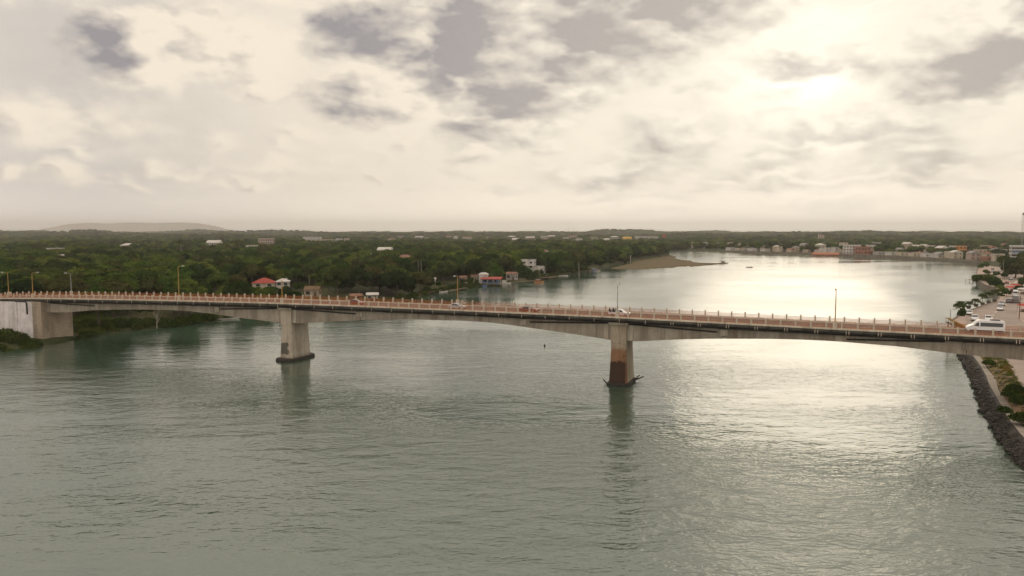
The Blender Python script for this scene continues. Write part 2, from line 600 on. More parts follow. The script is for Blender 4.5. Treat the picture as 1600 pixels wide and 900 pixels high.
LEFT_SHORE = [(-260, -150), (-232, 0), (-190, 90), (-152, 158)] + pxs(
    [(0, 546), (60, 541), (100, 535), (130, 528), (170, 522), (240, 514), (300, 506), (350, 500)]) + [(-80, 275), (-62, 300)] + pxs(
    [(640, 468), (668, 460), (700, 455), (722, 452), (745, 447), (775, 442), (812, 441), (850, 437), (876, 431), (900, 426.5), (922, 423)])
INLET = pxs([(938, 419), (955, 415), (972, 412), (990, 408.5), (984, 411), (968, 415.5), (956, 418.5), (950, 420.3)])
SPIT_SHORE = pxs([(985, 421.3), (1020, 420), (1050, 418.8), (1060, 417.2), (1080, 416.6), (1095, 415), (1100, 413.2), (1128, 411.6), (1100, 410.6),
                  (1080, 409), (1085, 407.2), (1064, 405.8), (1055, 403.2), (1058, 401.5), (1048, 399)])
FAR_SHORE = pxs([(1043, 396), (1042, 393.2), (1048, 391.6), (1090, 392.3), (1140, 393.8), (1200, 396), (1260, 397.6), (1325, 400), (1380, 402.3), (1425, 404.8), (1480, 408.4), (1532, 412.3)])
QUAY = pxs([(1538, 413.6), (1531, 417), (1526, 424), (1526, 431), (1528, 437), (1540, 446), (1556, 450), (1563, 456), (1561, 466), (1556, 471), (1530, 481),
            (1503, 491), (1489, 501)], 2.6)                       # top edge of the sea wall
RIGHT_SHORE = QUAY + [(124, 208)] + pxs([(1500, 553), (1510, 573), (1525, 600), (1531, 622), (1550, 660), (1568, 692), (1600, 730)]) + [(58, 72), (52, 45), (47, 0), (46, -150)]
RIVER = np.array(LEFT_SHORE + INLET + SPIT_SHORE + FAR_SHORE + RIGHT_SHORE)


def inside(P, poly):
    x_, y_ = P[:, 0], P[:, 1]
    r_ = np.zeros(len(P), bool)
    a_ = poly
    b_ = np.roll(poly, -1, 0)
    for (x0, y0), (x1, y1) in zip(a_, b_):
        if y0 == y1:
            continue
        c_ = ((y0 > y_) != (y1 > y_)) & (x_ < (x1 - x0) * (y_ - y0) / (y1 - y0) + x0)
        r_ ^= c_
    return r_


def seg_dist(P, poly, closed=True):
    d_ = np.full(len(P), 1e9)
    n_ = len(poly)
    for i in range(n_ if closed else n_ - 1):
        a_, b_ = poly[i], poly[(i + 1) % n_]
        ab = b_ - a_
        t_ = np.clip(((P - a_) @ ab) / max(ab @ ab, 1e-9), 0, 1)
        d_ = np.minimum(d_, np.hypot(*(P - a_ - t_[:, None] * ab).T))
    return d_


def sdist(P):
    """distance to the shore, positive on land"""
    P = np.asarray(P, float)
    return np.where(inside(P, RIVER), -1, 1) * seg_dist(P, RIVER)


def ss(a_, b_, v):
    t_ = np.clip((v - a_) / (b_ - a_), 0, 1)
    return t_ * t_ * (3 - 2 * t_)


_ph = rng.uniform(0, 6.28, (14, 2))
_fr = np.array([1 / 2600, 1 / 1700, 1 / 1100, 1 / 800, 1 / 560, 1 / 400, 1 / 290, 1 / 210, 1 / 150, 1 / 110, 1 / 80, 1 / 60, 1 / 42, 1 / 30]) * 6.28
_an = rng.uniform(0, 6.28, 14)


def fbm(x_, y_, lo=0, hi=8):
    s_ = np.zeros_like(x_, float)
    w_ = 0
    for i in range(lo, hi):
        k = 0.75 ** (i - lo)
        s_ += k * np.sin(_fr[i] * (x_ * math.cos(_an[i]) + y_ * math.sin(_an[i])) + _ph[i, 0]) * np.sin(_fr[i] * .83 * (-x_ * math.sin(_an[i]) + y_ * math.cos(_an[i])) + _ph[i, 1])
        w_ += k
    return s_ / w_ * 1.8


SPIT_POLY = np.array([pxs([(938, 419)])[0], pxs([(990, 408.5)])[0], pxs([(1048, 398.5)])[0], pxs([(1140, 409)])[0], pxs([(1120, 425)])[0], pxs([(945, 424)])[0]])


def land_z(P, d=None):
    P = np.asarray(P, float)
    if d is None:
        d = sdist(P)
    X_, Y_ = P[:, 0], P[:, 1]
    r_ = np.hypot(X_, Y_)
    right = ss(-30, 30, X_ - 40 - .12 * np.maximum(Y_ - 900, 0)) * ss(1500, 700, Y_)
    bank = .2 + .9 * ss(0, 4, d) + 1.9 * ss(3, 45, d)
    quay = .4 + 2.1 * ss(0, 5.5, d) + 10 * ss(120, 620, d)
    h_ = bank * (1 - right) + quay * right
    hills = ss(1150, 4300, r_) * (9 + 20 * fbm(X_, Y_, 1, 9)) + ss(500, 1200, r_) * 3.0 * fbm(X_, Y_, 3, 8)
    h_ = h_ + hills * ss(60, 500, d)
    spit = inside(P, SPIT_POLY)
    h_ = np.where(spit, .12 + .45 * ss(0, 25, d) + .1 * fbm(X_, Y_, 8, 14), h_)
    under = -.15 - 1.6 * ss(0, 10, -d)
    return np.where(d > 0, h_, under)


def gz(x_, y_):
    return float(land_z(np.array([[x_, y_]]))[0])


azs = np.concatenate([np.arange(-104, -42, .9), np.arange(-42, 42, .15), np.arange(42, 104, .9)])
rs = np.exp(np.arange(math.log(52), math.log(9000), .0125))
AZ, RR = np.meshgrid(np.radians(azs), rs)
GX, GY = (RR * np.sin(AZ)).ravel(), (RR * np.cos(AZ)).ravel()
GP = np.stack([GX, GY], 1)
GD = sdist(GP)
GZ = land_z(GP, GD)
na, nr = len(azs), len(rs)
ii, jj = np.meshgrid(np.arange(nr - 1), np.arange(na - 1), indexing='ij')
q0 = (ii * na + jj).ravel()
F = np.stack([q0, q0 + 1, q0 + na + 1, q0 + na], 1)
keep = (GD[F] > -14).any(1)
F = F[keep]
used = np.unique(F)
remap = np.full(len(GP), -1)
remap[used] = np.arange(len(used))
F = remap[F]
GV = np.stack([GX, GY, GZ], 1)[used]
insp = inside(GV[:, :2], SPIT_POLY)
me = np_mesh('ground', GV, F[:, ::-1], MAT['ground'], True)
me.materials.append(MAT['sandbar'])
me.polygons.foreach_set('material_index', insp[F].all(1).astype(np.int32))
tag(link('ground', me), kind='structure')

wv = MB()
wv.add([(-14000, -3000, 0), (14000, -3000, 0), (14000, 14000, 0), (-14000, 14000, 0)], [(0, 1, 2, 3)])
tag(wv.obj('water', MAT['water']), kind='structure')

sp_ = pxs([(1078, 416.4), (1096, 414.6), (1112, 413.2), (1136, 411.9), (1128, 411.0), (1104, 410.6), (1080, 409.6)], .3)
sbm = MB()
sbm.add([(x_, y_, .3 - .1 * (k in (3, 4))) for k, (x_, y_) in enumerate(sp_)] + [(x_ * 1.004, y_, -.4) for x_, y_ in sp_], [tuple(range(7))] + [(k, (k + 1) % 7, (k + 1) % 7 + 7, k + 7) for k in range(7)])
tag(sbm.obj('sandbar', MAT['sandbar']), kind='structure')
# far mountain on the left skyline, haze fade painted into its colour
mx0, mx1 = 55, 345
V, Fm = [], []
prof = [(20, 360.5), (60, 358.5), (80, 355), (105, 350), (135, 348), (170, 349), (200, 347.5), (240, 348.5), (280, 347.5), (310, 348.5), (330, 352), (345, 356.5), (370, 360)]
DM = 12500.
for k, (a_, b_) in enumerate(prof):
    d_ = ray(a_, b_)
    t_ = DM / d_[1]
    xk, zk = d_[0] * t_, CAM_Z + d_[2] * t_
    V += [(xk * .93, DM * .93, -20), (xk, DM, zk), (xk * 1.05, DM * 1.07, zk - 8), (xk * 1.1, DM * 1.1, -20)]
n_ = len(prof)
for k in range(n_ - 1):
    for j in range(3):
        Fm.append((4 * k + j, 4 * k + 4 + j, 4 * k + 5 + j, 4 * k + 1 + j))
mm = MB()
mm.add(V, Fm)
tag(mm.obj('mountain', MAT['hazed_ridge'], smooth=True), kind='structure')

# haze: even air from a metre below the river bed to just above the mountain
m, t, o = new_mat('haze')
pv = t.n('ShaderNodeVolumePrincipled')
pv.inputs['Color'].default_value = (1.0, .965, .92, 1)
pv.inputs['Density'].default_value = HAZE = 0.0001
pv.inputs['Anisotropy'].default_value = .5
m.node_tree.links.new(pv.outputs[0], o.inputs['Volume'])
hb = MB().box(-15500, 15500, -3500, 15500, -25, 208)
tag(hb.obj('haze', m), 'pale warm haze hanging over the river and the far hills', 'haze', kind='stuff')

# ------------------------------------------------------------------ bridge
P1 = np.array(at(449, 563)[:2])
P2 = np.array(at(966, 602)[:2])
SPAN = float(np.linalg.norm(P2 - P1))
U = (P2 - P1) / SPAN
Nn = np.array([U[1], -U[0]])                      # towards the camera
ORG = P1 - Nn * 3.1
BRZ = math.atan2(U[1], U[0])
S0, S1 = -150.0, 196.0


def deck_z(s_):
    return float(np.interp(s_, [-150, -95, -79, -64, -50, -37, -7, 15, 45, 75, 95, 115, 145, 200], [8.6, 11.45, 11.95, 12.3, 12.6, 12.84, 13.3, 13.45, 13.48, 13.42, 13.22, 13.0, 12.75, 12.2]))


def girder_z(s_):
    return float(np.interp(s_, [-82, -71, -62, -49, -36, -28, -20, -12.5, -2, 3, 8, 20, 34, 45, 51, 56, 64.5, 71, 77, 82, 90, 96, 106, 112, 117, 127, 135, 146, 157, 172, 196],
                           [8.0, 8.5, 9.4, 10.1, 10.5, 10.42, 9.95, 9.35, 8.8, 8.85, 9.25, 10.35, 11.08, 11.28, 11.2, 10.85, 10.1, 9.5, 8.85, 8.85, 9.65, 10.1, 10.6, 10.76, 10.76, 10.4, 9.7, 9.1, 8.6, 9.4, 10.2]))


def b2w(s_, t_, z_=0.0):
    p = ORG + U * s_ - Nn * t_
    return (float(p[0]), float(p[1]), z_)


bridge = empty('road_bridge', b2w(0, 0), BRZ)
tag(bridge, 'long stained concrete road bridge with haunched girders crossing the river', 'bridge')


def strip(s0, s1, prof_fn, step=3.0):
    """loft a cross-section (list of (t, z)) along the bridge"""
    n_ = max(2, int((s1 - s0) / step) + 1)
    m_ = MB()
    m_.loft([[(s_, a_, b_) for a_, b_ in prof_fn(s_)] for s_ in np.linspace(s0, s1, n_)])
    return m_


HW = 4.7


def slab_prof(s_):
    z_ = deck_z(s_)
    return [(-HW, z_), (-HW, z_ - .42), (-HW + .25, z_ - .5), (-3.1, z_ - .72), (3.1, z_ - .72), (HW - .25, z_ - .5), (HW, z_ - .42), (HW, z_)]


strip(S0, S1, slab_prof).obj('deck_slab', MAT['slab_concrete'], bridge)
strip(S0, S1, lambda s_: [(-3.45, deck_z(s_) + .004), (-3.45, deck_z(s_) + .05), (3.45, deck_z(s_) + .05), (3.45, deck_z(s_) + .004)]).obj('road_surface', MAT['asphalt'], bridge)
for a_, b_ in ((-4.35, -3.47), (3.47, 4.35)):
    strip(S0, S1, lambda s_: [(a_, deck_z(s_) + .004), (a_, deck_z(s_) + .2), (b_, deck_z(s_) + .2), (b_, deck_z(s_) + .004)]).obj('sidewalk', MAT['walk_concrete'], bridge)
for k in range(int((S1 - S0) / 9)):
    s_ = S0 + 9 * k
    strip(s_, s_ + 4, lambda q: [(-.06, deck_z(q) + .054), (-.06, deck_z(q) + .058), (.06, deck_z(q) + .058), (.06, deck_z(q) + .054)], 2).obj('lane_line', MAT['white_line'], bridge)

HINGES = [-59.5, -20.2, 20, 58.8, 98.3, 137.2]
edges = [-79.0] + HINGES + [S1 - 8]
for a_, b_ in zip(edges[:-1], edges[1:]):
    def gp(s_):
        zt, zb = deck_z(s_) - .724, girder_z(s_)
        return [(-3.1, zt), (-3.1, zb), (3.1, zb), (3.1, zt)]
    strip(a_ + .06, b_ - .06, gp, 1.6).obj('girder', MAT['girder_concrete'], bridge)
for h_ in HINGES:
    zt = deck_z(h_) - 1.25
    MB().box(h_ - .65, h_ + .65, -3.32, -3.103, zt - 1.15, zt).obj('hinge_block', MAT['pier_concrete'], bridge)
# dark tubes added to draw the haunch's sloping upper edge, and the long service pipe under the overhang
for a_, b_ in ((1.8, 18.8), (-2, -19), (SPAN + 2, 97.0), (SPAN - 2, 60.2), (134, 119), (-77, -61)):
    MB().tube([(a_, -3.26, deck_z(a_) - 1.2), (b_, -3.26, deck_z(b_) - 1.75)], .15, 8).obj('haunch_edge', MAT['dark_pipe'], bridge)
MB().tube([(s_, -3.75, deck_z(s_) - .88) for s_ in np.linspace(-78, 186, 60)], .17, 8).obj('service_pipe', MAT['dark_pipe'], bridge)
for s_ in np.arange(-74, 186, 7.8):
    MB().box(s_ - .09, s_ + .09, -3.95, -3.1, deck_z(s_) - 1.12, deck_z(s_) - 1.04).obj('pipe_bracket', MAT['dark_pipe'], bridge)


def pier(s_, mat, foot):
    zt = girder_z(s_) + .02
    m_ = MB()
    secs = []
    for z_, hs, ht in ((-2.0, 1.95, 3.55), (zt - 2.2, 1.52, 3.2), (zt - .0, 1.5, 3.16)):
        c_ = .22
        secs.append([(s_ * 0 + x_, y_, z_) for x_, y_ in ((-hs, -ht + c_), (-hs + c_, -ht), (hs - c_, -ht), (hs, -ht + c_), (hs, ht - c_), (hs - c_, ht), (-hs + c_, ht), (-hs, ht - c_))])
    m_.loft(secs)
    p_ = m_.obj('pier', mat, bridge, loc=(s_, 0, 0))
    # pilaster carrying the end face up to the slab, and its corbel
    zd = deck_z(s_)
    MB().frustum((-1.5, 1.5, -3.3, -3.105), (-1.5, 1.5, -3.3, -3.105), zt - .6, zd - 1.5).obj('pilaster', mat, p_)
    MB().frustum((-1.75, 1.75, -3.7, -3.105), (-1.95, 1.95, -3.95, -3.105), zd - 1.5, zd - .95).obj('corbel', MAT['pier_concrete'], p_)
    for q in (-1, 1):
        MB().box(*sorted((q * 2.1, q * 2.9)), -3.2, -3.104, girder_z(s_ + q * 2.5) + .1, zd - .8).obj('stiffener', MAT['pier_concrete'], p_)
    if foot:
        L, Wd = foot
        pts = []
        for k in range(20):
            a_ = 2 * math.pi * k / 20
            pts.append((math.cos(a_) * Wd, math.sin(a_) * Wd + math.copysign(L - Wd, math.sin(a_))))
        m_ = MB()
        m_.loft([[(x_ * .94, y_ * .97, -1.2) for x_, y_ in pts], [(x_, y_, -.3) for x_, y_ in pts], [(x_, y_, .38) for x_, y_ in pts], [(x_ * .95, y_ * .975, .55) for x_, y_ in pts]])
        m_.obj('footing', MAT['footing'], p_)
    return p_


pa = pier(0, MAT['pier_patched'], (5.6, 2.75))
pb = pier(SPAN, MAT['pier_stained'], (4.5, 2.35))
pier(SPAN * 2, MAT['pier_concrete'], None)
for a_, b_ in (((2.1, 1.5, .25), (4.3, 3.9, 1.0)), ((2.0, -.5, .2), (3.2, 4.6, 1.3)), ((-2.2, -3.2, .15), (-3.6, -1.6, .9)), ((-2.0, -3.9, .25), (2.2, -4.4, .35))):
    MB().tube([a_, Vector(a_).lerp(Vector(b_), .75)], [.17, .11], 7).obj('fender_beam', MAT['footing'], pb)

# left abutment, wing wall
MB().frustum((-82.3, -79.0, -4.6, 4.6), (-82.3, -79.0, -4.6, 4.6), -1, deck_z(-80) - .73).obj('abutment', MAT['block_masonry'], bridge)
wing = MB()
for q in (-1, 1):
    y0, y1 = sorted((q * 4.62, q * 4.15))
    secs = [[(s_, y0, 0), (s_, y1, 0), (s_, y1, deck_z(s_) - .725), (s_, y0, deck_z(s_) - .725)] for s_ in np.linspace(S0, -82.35, 12)]
    MB().loft(secs).obj('wing_wall', MAT['white_wall'], bridge)
zq = deck_z(-84) - .55
MB().tube([(-88.5, -4.75, deck_z(-88) - .62), (-84.6, -4.8, zq - .1), (-84.2, -4.8, zq - .6), (-84.1, -4.8, zq - 3.6)], .2, 8).obj('drain_pipe', MAT['dark_pipe'], bridge)
MB().box(-97, -88.2, -4.78, -4.625, 1.5, deck_z(-92) - .73).obj('wall_pilaster', MAT['white_wall'], bridge)

# railings: plinth beam, concrete posts, rust-red bars
post_me = MB().frustum((-.16, .16, -.14, .14), (-.13, .13, -.12, .12), 0, 1.02)
post_me.frustum((-.16, .16, -.15, .15), (-.14, .14, -.13, .13), 1.02, 1.1)
post_me = post_me.mesh('post', MAT['rail_concrete'])
wide_me = MB().frustum((-.36, .36, -.2, .2), (-.33, .33, -.18, .18), 0, 1.16).mesh('lamp_pedestal', MAT['rail_concrete'])
LAMPS = []      # (pixel x, near side?, pixel y of the lamp head, kind)
for px_, side_, top_, kd in ((14, 1, 426, 'yellow'), (52, -1, 427, 'yellow'), (112, 1, 427, 'gray'), (280, -1, 417, 'yellow'), (441, -1, 437, 'yellow'),
                             (715, 1, 432, 'yellow'), (965, -1, 446, 'gray'), (1306, -1, 455, 'yellow')):
    d_ = ray(px_, 470)
    off = 4.5
    t_ = ((P1 @ Nn) + 3.1 * -1 + (off if side_ < 0 else -off)) / (d_[:2] @ Nn)
    q = d_[:2] * t_
    s_ = float((q - ORG) @ U)
    dd = ray(px_, top_)
    zt = CAM_Z + dd[2] * (q[1] / dd[1])
    LAMPS.append((s_, side_, zt, kd))
PITCHP = 2.5
for side_ in (-1, 1):
    t_ = side_ * 4.52
    rl = strip(S0, S1, lambda s_: [(t_ - .17, deck_z(s_) + .204 if False else deck_z(s_) + .003), (t_ - .17, deck_z(s_) + .30), (t_ + .17, deck_z(s_) + .30), (t_ + .17, deck_z(s_) + .003)]).obj('railing', MAT['rail_concrete'], bridge)
    for zz2 in (.55, .78, 1.0):
        MB().tube([(s_, t_, deck_z(s_) + zz2) for s_ in np.arange(S0, S1, 2.5)], .045, 6).obj('rail_bar', MAT['rust_rail'], rl)
    MB().tube([(s_, t_, deck_z(s_) + .38) for s_ in np.arange(S0, S1, 2.5)], .06, 6).obj('rail_bar', MAT['rust_rail'], rl)
    for k in range(int((S1 - S0) / PITCHP)):
        s_ = S0 + .6 + k * PITCHP + (0 if side_ < 0 else .9)
        if s_ < -118 or s_ > 178 or any(abs(s_ - L[0]) < .7 and L[1] == side_ for L in LAMPS):
            continue
        link('post', post_me, None, rl, loc=(s_, t_, deck_z(s_) + .302))
    for L in LAMPS:
        if L[1] == side_:
            link('lamp_pedestal', wide_me, None, rl, loc=(L[0], t_, deck_z(L[0]) + .302))
spout = MB().tube([(0, 0, 0), (0, -.12, -.05), (0, -.14, -.55)], .06, 6).mesh('drain_spout', MAT['rail_concrete'])
for k in range(int((186 + 78) / 5)):
    s_ = -76 + 5 * k
    for q in (-.22, .22) if s_ > 88 else (0,):
        link('drain_spout', spout, None, bridge, loc=(s_ + q, -HW - .02, deck_z(s_) - .2))

# ------------------------------------------------------------------ street lamps on the bridge
LAMP_LABELS = ['yellow lamp post at the far end of the bridge left of all others', 'yellow lamp post with bright head above the white wing wall', 'slim grey lamp post on the far railing near the left abutment',
               'tall yellow lamp post on the near railing over the left river span', 'yellow lamp post beside the first pier left of the red-roofed house', 'lamp post on the far railing behind the silver car',
               'grey lamp post standing beside the white pickup truck', 'yellow lamp post alone against the bright sun glitter']
for (s_, side_, zt, kd), lb in zip(LAMPS, LAMP_LABELS):
    zb = deck_z(s_) + .302 + 1.16
    t_ = side_ * 4.52
    lamp = empty('street_lamp', b2w(s_, t_, zb), BRZ)
    tag(lamp, lb, 'street lamp', 'street lamps along the bridge')
    mt = MAT['yellow_paint'] if kd == 'yellow' else MAT['gray_metal']
    h_ = zt - zb
    MB().tube([(0, 0, .003), (0, 0, h_)], [.10, .06], 8).obj('pole', mt, lamp)
    MB().box(-.2, .2, -.2, .2, .001, .05).obj('base_plate', mt, lamp)
    MB().tube([(0, 0, h_ - .12), (0, -side_ * .5, h_ + .1), (0, -side_ * 1.2, h_ + .16)], .05, 6).obj('arm', mt, lamp)
    hd = MB()
    hd.frustum((-.17, .17, -side_ * 1.55 - .42, -side_ * 1.55 + .42), (-.11, .11, -side_ * 1.55 - .3, -side_ * 1.55 + .3), h_ + .1, h_ + .3)
    hdo = hd.obj('lamp_head', MAT['gray_metal'], lamp)
    MB().frustum((-.1, .1, -side_ * 1.55 - .25, -side_ * 1.55 + .25), (-.14, .14, -side_ * 1.55 - .33, -side_ * 1.55 + .33), h_ + .03, h_ + .098).obj('lens', MAT['lamp_glass'], hdo)

# ------------------------------------------------------------------ vegetation
def leaf_mat(name, cols, trans=.35):
    m, t, o = new_mat(name)
    oi = t.n('ShaderNodeObjectInfo').outputs['Random']
    co = t.n('ShaderNodeTexCoord').outputs['Object']
    base_ = t.ramp(oi, [(i / max(1, len(cols) - 1), c_) for i, c_ in enumerate(cols)])
    geo_ = t.n('ShaderNodeNewGeometry')
    isl = geo_.outputs['Random Per Island']
    k = t.math('MULTIPLY', t.mapr(isl, 0, 1, .8, 1.2), t.mapr(t.noise(co, 1.3, 2, .6), .3, .7, .7, 1.35))
    sc_ = t.n('ShaderNodeVectorMath', operation='SCALE')
    t.put(sc_.inputs[0], base_)
    t.put(sc_.inputs['Scale'], k)
    df = t.n('ShaderNodeBsdfDiffuse')
    tr = t.n('ShaderNodeBsdfTranslucent')
    t.put(df.inputs[0], sc_.outputs[0])
    t.put(tr.inputs[0], t.mix(1.0, sc_.outputs[0], (1.25, 1.15, .55), 'MULTIPLY'))
    mx = t.n('ShaderNodeMixShader')
    mx.inputs[0].default_value = trans
    t.t.links.new(df.outputs[0], mx.inputs[1])
    t.t.links.new(tr.outputs[0], mx.inputs[2])
    t.t.links.new(mx.outputs[0], o.inputs[0])
    return m


leaf_mat('leaves', [(.020, .036, .012), (.060, .105, .020), (.022, .042, .013), (.115, .160, .030), (.028, .056, .014), (.080, .078, .030), (.022, .044, .014), (.130, .155, .034), (.052, .100, .018), (.018, .036, .013)])
leaf_mat('palm_leaves', [(.035, .052, .018), (.055, .068, .024), (.042, .06, .018)], .3)
leaf_mat('shrub_leaves', [(.045, .075, .016), (.036, .060, .016), (.065, .085, .02), (.04, .056, .018)], .35)
leaf_mat('grass_blades', [(.10, .14, .025), (.085, .10, .03)], .35)
leaf_mat('dry_grass', [(.17, .10, .03), (.14, .12, .035), (.15, .075, .03)], .3)
simple('bark', (.10, .08, .06), .9, 0, .2, .3, 3)
simple('pale_bark', (.26, .23, .19), .9, 0, .2, .2, 3)

ICO = None


def ico():
    global ICO
    if ICO is None:
        bm = bmesh.new()
        bmesh.ops.create_icosphere(bm, subdivisions=2, radius=1)
        ICO = (np.array([v.co[:] for v in bm.verts]), np.array([[v.index for v in f.verts] for f in bm.faces]))
        bm.free()
    return ICO


def leaf_quads(C, N, size, rg):
    """leaf-clump quads at C facing N"""
    n_ = len(C)
    N = N / np.linalg.norm(N, axis=1, keepdims=True)
    a_ = np.cross(N, rg.normal(size=(n_, 3)))
    a_ /= np.linalg.norm(a_, axis=1, keepdims=True)
    b_ = np.cross(N, a_)
    s_ = size[:, None]
    asp = rg.uniform(.55, 1.0, (n_, 1))
    bend = N * s_ * rg.uniform(-.35, .1, (n_, 1))
    V_ = np.stack([C - a_ * s_, C - b_ * s_ * asp + bend, C + a_ * s_, C + b_ * s_ * asp + bend], 1).reshape(-1, 3)
    F_ = np.arange(4 * n_).reshape(-1, 4)
    return V_, F_


def crown_mesh(name, seed, nl=9, leaves=1700, flat_=.75, mat='leaves', size=(.06, .115), loose=.16):
    rg = np.random.default_rng(seed)
    cen, rad = [], []
    for k in range(nl):
        a_ = rg.uniform(0, 6.28)
        rr = rg.uniform(.38, .72) if k else 0
        zc = rg.uniform(-.4, .4) * flat_ if k else .3
        cen.append((rr * math.cos(a_), rr * math.sin(a_), zc))
        rad.append(rg.uniform(.24, .44) if k else .5)
    cen, rad = np.array(cen), np.array(rad)
    pick = rg.choice(nl, leaves, p=rad ** 2 / (rad ** 2).sum())
    dv = rg.normal(size=(leaves, 3))
    dv[:, 2] += .25
    dv /= np.linalg.norm(dv, axis=1, keepdims=True)
    C = cen[pick] + dv * (rad[pick] * (1 + rg.normal(0, loose, leaves) - .05))[:, None] * np.array([1, 1, .85])
    Nv = dv + np.array([0, 0, .25]) + rg.normal(0, .33, (leaves, 3))
    V_, F_ = leaf_quads(C, Nv, rg.uniform(*size, leaves), rg)
    iv, if_ = ico()
    Vs, Fs = [V_], [F_]
    k0 = len(V_)
    for c_, r_ in zip(cen, rad):                      # solid cores added to block light and view through the crown
        jit = iv * (1 + rg.normal(0, .10, (len(iv), 1)))
        Vs.append(c_ + jit * r_ * .80 * np.array([1, 1, .85]))
        Fs.append(np.concatenate([if_, if_[:, 2:3]], 1) + k0)
        k0 += len(iv)
    V_ = np.concatenate(Vs)
    F_ = np.concatenate(Fs)
    me = bpy.data.meshes.new(name)
    faces = [tuple(f) if f[2] != f[3] else tuple(f[:3]) for f in F_.tolist()]
    me.from_pydata(V_.tolist(), [], faces)
    me.materials.append(MAT[mat])
    me.update()
    return me


def trunk_mesh(name, seed, limbs=4, mat='bark'):
    """unit tree trunk: z 0..1, limbs spread into the crown (crown centre at z=1)"""
    rg = np.random.default_rng(seed)
    m_ = MB()
    lean = rg.normal(0, .05, 2)
    m_.tube([(0, 0, -.1), (lean[0] * .5, lean[1] * .5, .35), (lean[0], lean[1], .75)], [.075, .055, .042], 7)
    for k in range(limbs):
        a_ = k * 6.28 / limbs + rg.uniform(-.4, .4)
        m_.tube([(lean[0], lean[1], .62), (lean[0] + .2 * math.cos(a_), lean[1] + .2 * math.sin(a_), .9), (lean[0] + .42 * math.cos(a_), lean[1] + .42 * math.sin(a_), 1.12)], [.035, .024, .01], 5)
    return m_.mesh(name, MAT[mat])


CROWNS = [crown_mesh('crown', 100 + k, nl=rng.integers(7, 12), leaves=2900, flat_=rng.uniform(.6, 1.0)) for k in range(12)]
TRUNKS = [trunk_mesh('trunk', 200 + k, 3 + k % 3) for k in range(5)]


def palm_crown(name, seed, n_=15, droop=1.0):
    rg = np.random.default_rng(seed)
    V_, F_ = [], []
    for k in range(n_):
        a_ = k * 6.28 / n_ + rg.uniform(-.2, .2)
        el_ = rg.uniform(-.1, 1.1)
        L = rg.uniform(.85, 1.1)
        h = np.array([math.cos(a_), math.sin(a_), 0])
        sd = np.array([-math.sin(a_), math.cos(a_), 0])
        pts = []
        for j in range(7):
            u_ = j / 6
            pts.append(h * L * u_ * math.cos(el_ * (1 - u_)) + np.array([0, 0, L * (math.sin(el_) * u_ * .9 - droop * .75 * u_ * u_)]))
        for j in range(6):
            p_, q = pts[j], pts[j + 1]
            for sgn in (-1, 1):
                wj = .25 * math.sin(math.pi * (j + .6) / 7) + .03
                for sub in range(2):
                    a0_, a1_ = p_ + (q - p_) * sub / 2, p_ + (q - p_) * (sub + .8) / 2
                    tip = sd * sgn * wj + (q - p_) * .6 + np.array([0, 0, -.07 - .05 * rg.random()])
                    k0 = len(V_)
                    V_ += [a0_, a1_, a1_ + tip, a0_ + tip * .95]
                    F_.append((k0, k0 + 1, k0 + 2, k0 + 3))
    me = bpy.data.meshes.new(name)
    me.from_pydata([tuple(v) for v in V_], [], F_)
    me.materials.append(MAT['palm_leaves'])
    me.update()
    return me


def palm_trunk(name, seed):
    rg = np.random.default_rng(seed)
    m_ = MB()
    b_ = rg.normal(0, .05, 2)
    m_.tube([(0, 0, -.05), (b_[0] * .4, b_[1] * .4, .3), (b_[0] * .9, b_[1] * .9, .7), (b_[0], b_[1], 1)], [.034, .024, .02, .017], 7)
    return m_.mesh(name, MAT['pale_bark']), b_


PALMC = [palm_crown('crown', 300 + k, 20 + 2 * k, .9 + .15 * k) for k in range(4)]
PALMT = [palm_trunk('trunk', 310 + k) for k in range(4)]


def tree(name, label, x_, y_, r_, h_, group, k=None, z_=None, cat='tree', zs=.8):
    """h_: total height; r_: crown radius"""
    z_ = gz(x_, y_) if z_ is None else z_
    e_ = empty(name, (x_, y_, z_ - .05), random.uniform(0, 6.28))
    tag(e_, label, cat, group)
    k = random.randrange(99) if k is None else k
    c_ = link('crown', CROWNS[k % 12], None, e_)
    zr = r_ * zs
    zc = max(h_ - zr * .85, zr * .6)
    c_.location = (0, 0, zc)
    c_.scale = (r_, r_, zr)
    t_ = link('trunk', TRUNKS[k % 5], None, e_)
    t_.scale = (r_ * .8, r_ * .8, zc)
    return e_


def palm(label, x_, y_, h_, r_, group, k=None, z_=None, fat=.55):
    z_ = gz(x_, y_) if z_ is None else z_
    e_ = empty('palm_tree', (x_, y_, z_ - .05), random.uniform(0, 6.28))
    tag(e_, label, 'palm tree', group)
    k = random.randrange(99) if k is None else k
    me, b_ = PALMT[k % 4]
    t_ = link('trunk', me, None, e_)
    t_.scale = (h_ * fat, h_ * fat, h_)
    c_ = link('crown', PALMC[k % 4], None, e_)
    c_.location = (b_[0] * h_ * fat, b_[1] * h_ * fat, h_)
    c_.scale = (r_, r_, r_)
    return e_


def clump_mesh(name, seed, n_, mat, size=(.10, .22), tall=.6):
    rg = np.random.default_rng(seed)
    C = rg.normal(size=(n_, 3))
    C /= np.linalg.norm(C, axis=1, keepdims=True)
    C *= rg.uniform(.45, 1, (n_, 1))
    C[:, 2] = np.abs(C[:, 2]) * tall + .02
    V_, F_ = leaf_quads(C, C + rg.normal(0, .6, (n_, 3)), rg.uniform(*size, n_), rg)
    iv, if_ = ico()
    core = iv * .62
    core[:, 2] = np.abs(core[:, 2]) * tall
    me = bpy.data.meshes.new(name)
    me.from_pydata(V_.tolist() + core.tolist(), [], [tuple(f) for f in F_.tolist()] + [tuple(int(i) + len(V_) for i in f) for f in if_])
    me.materials.append(MAT[mat])
    me.update()
    return me


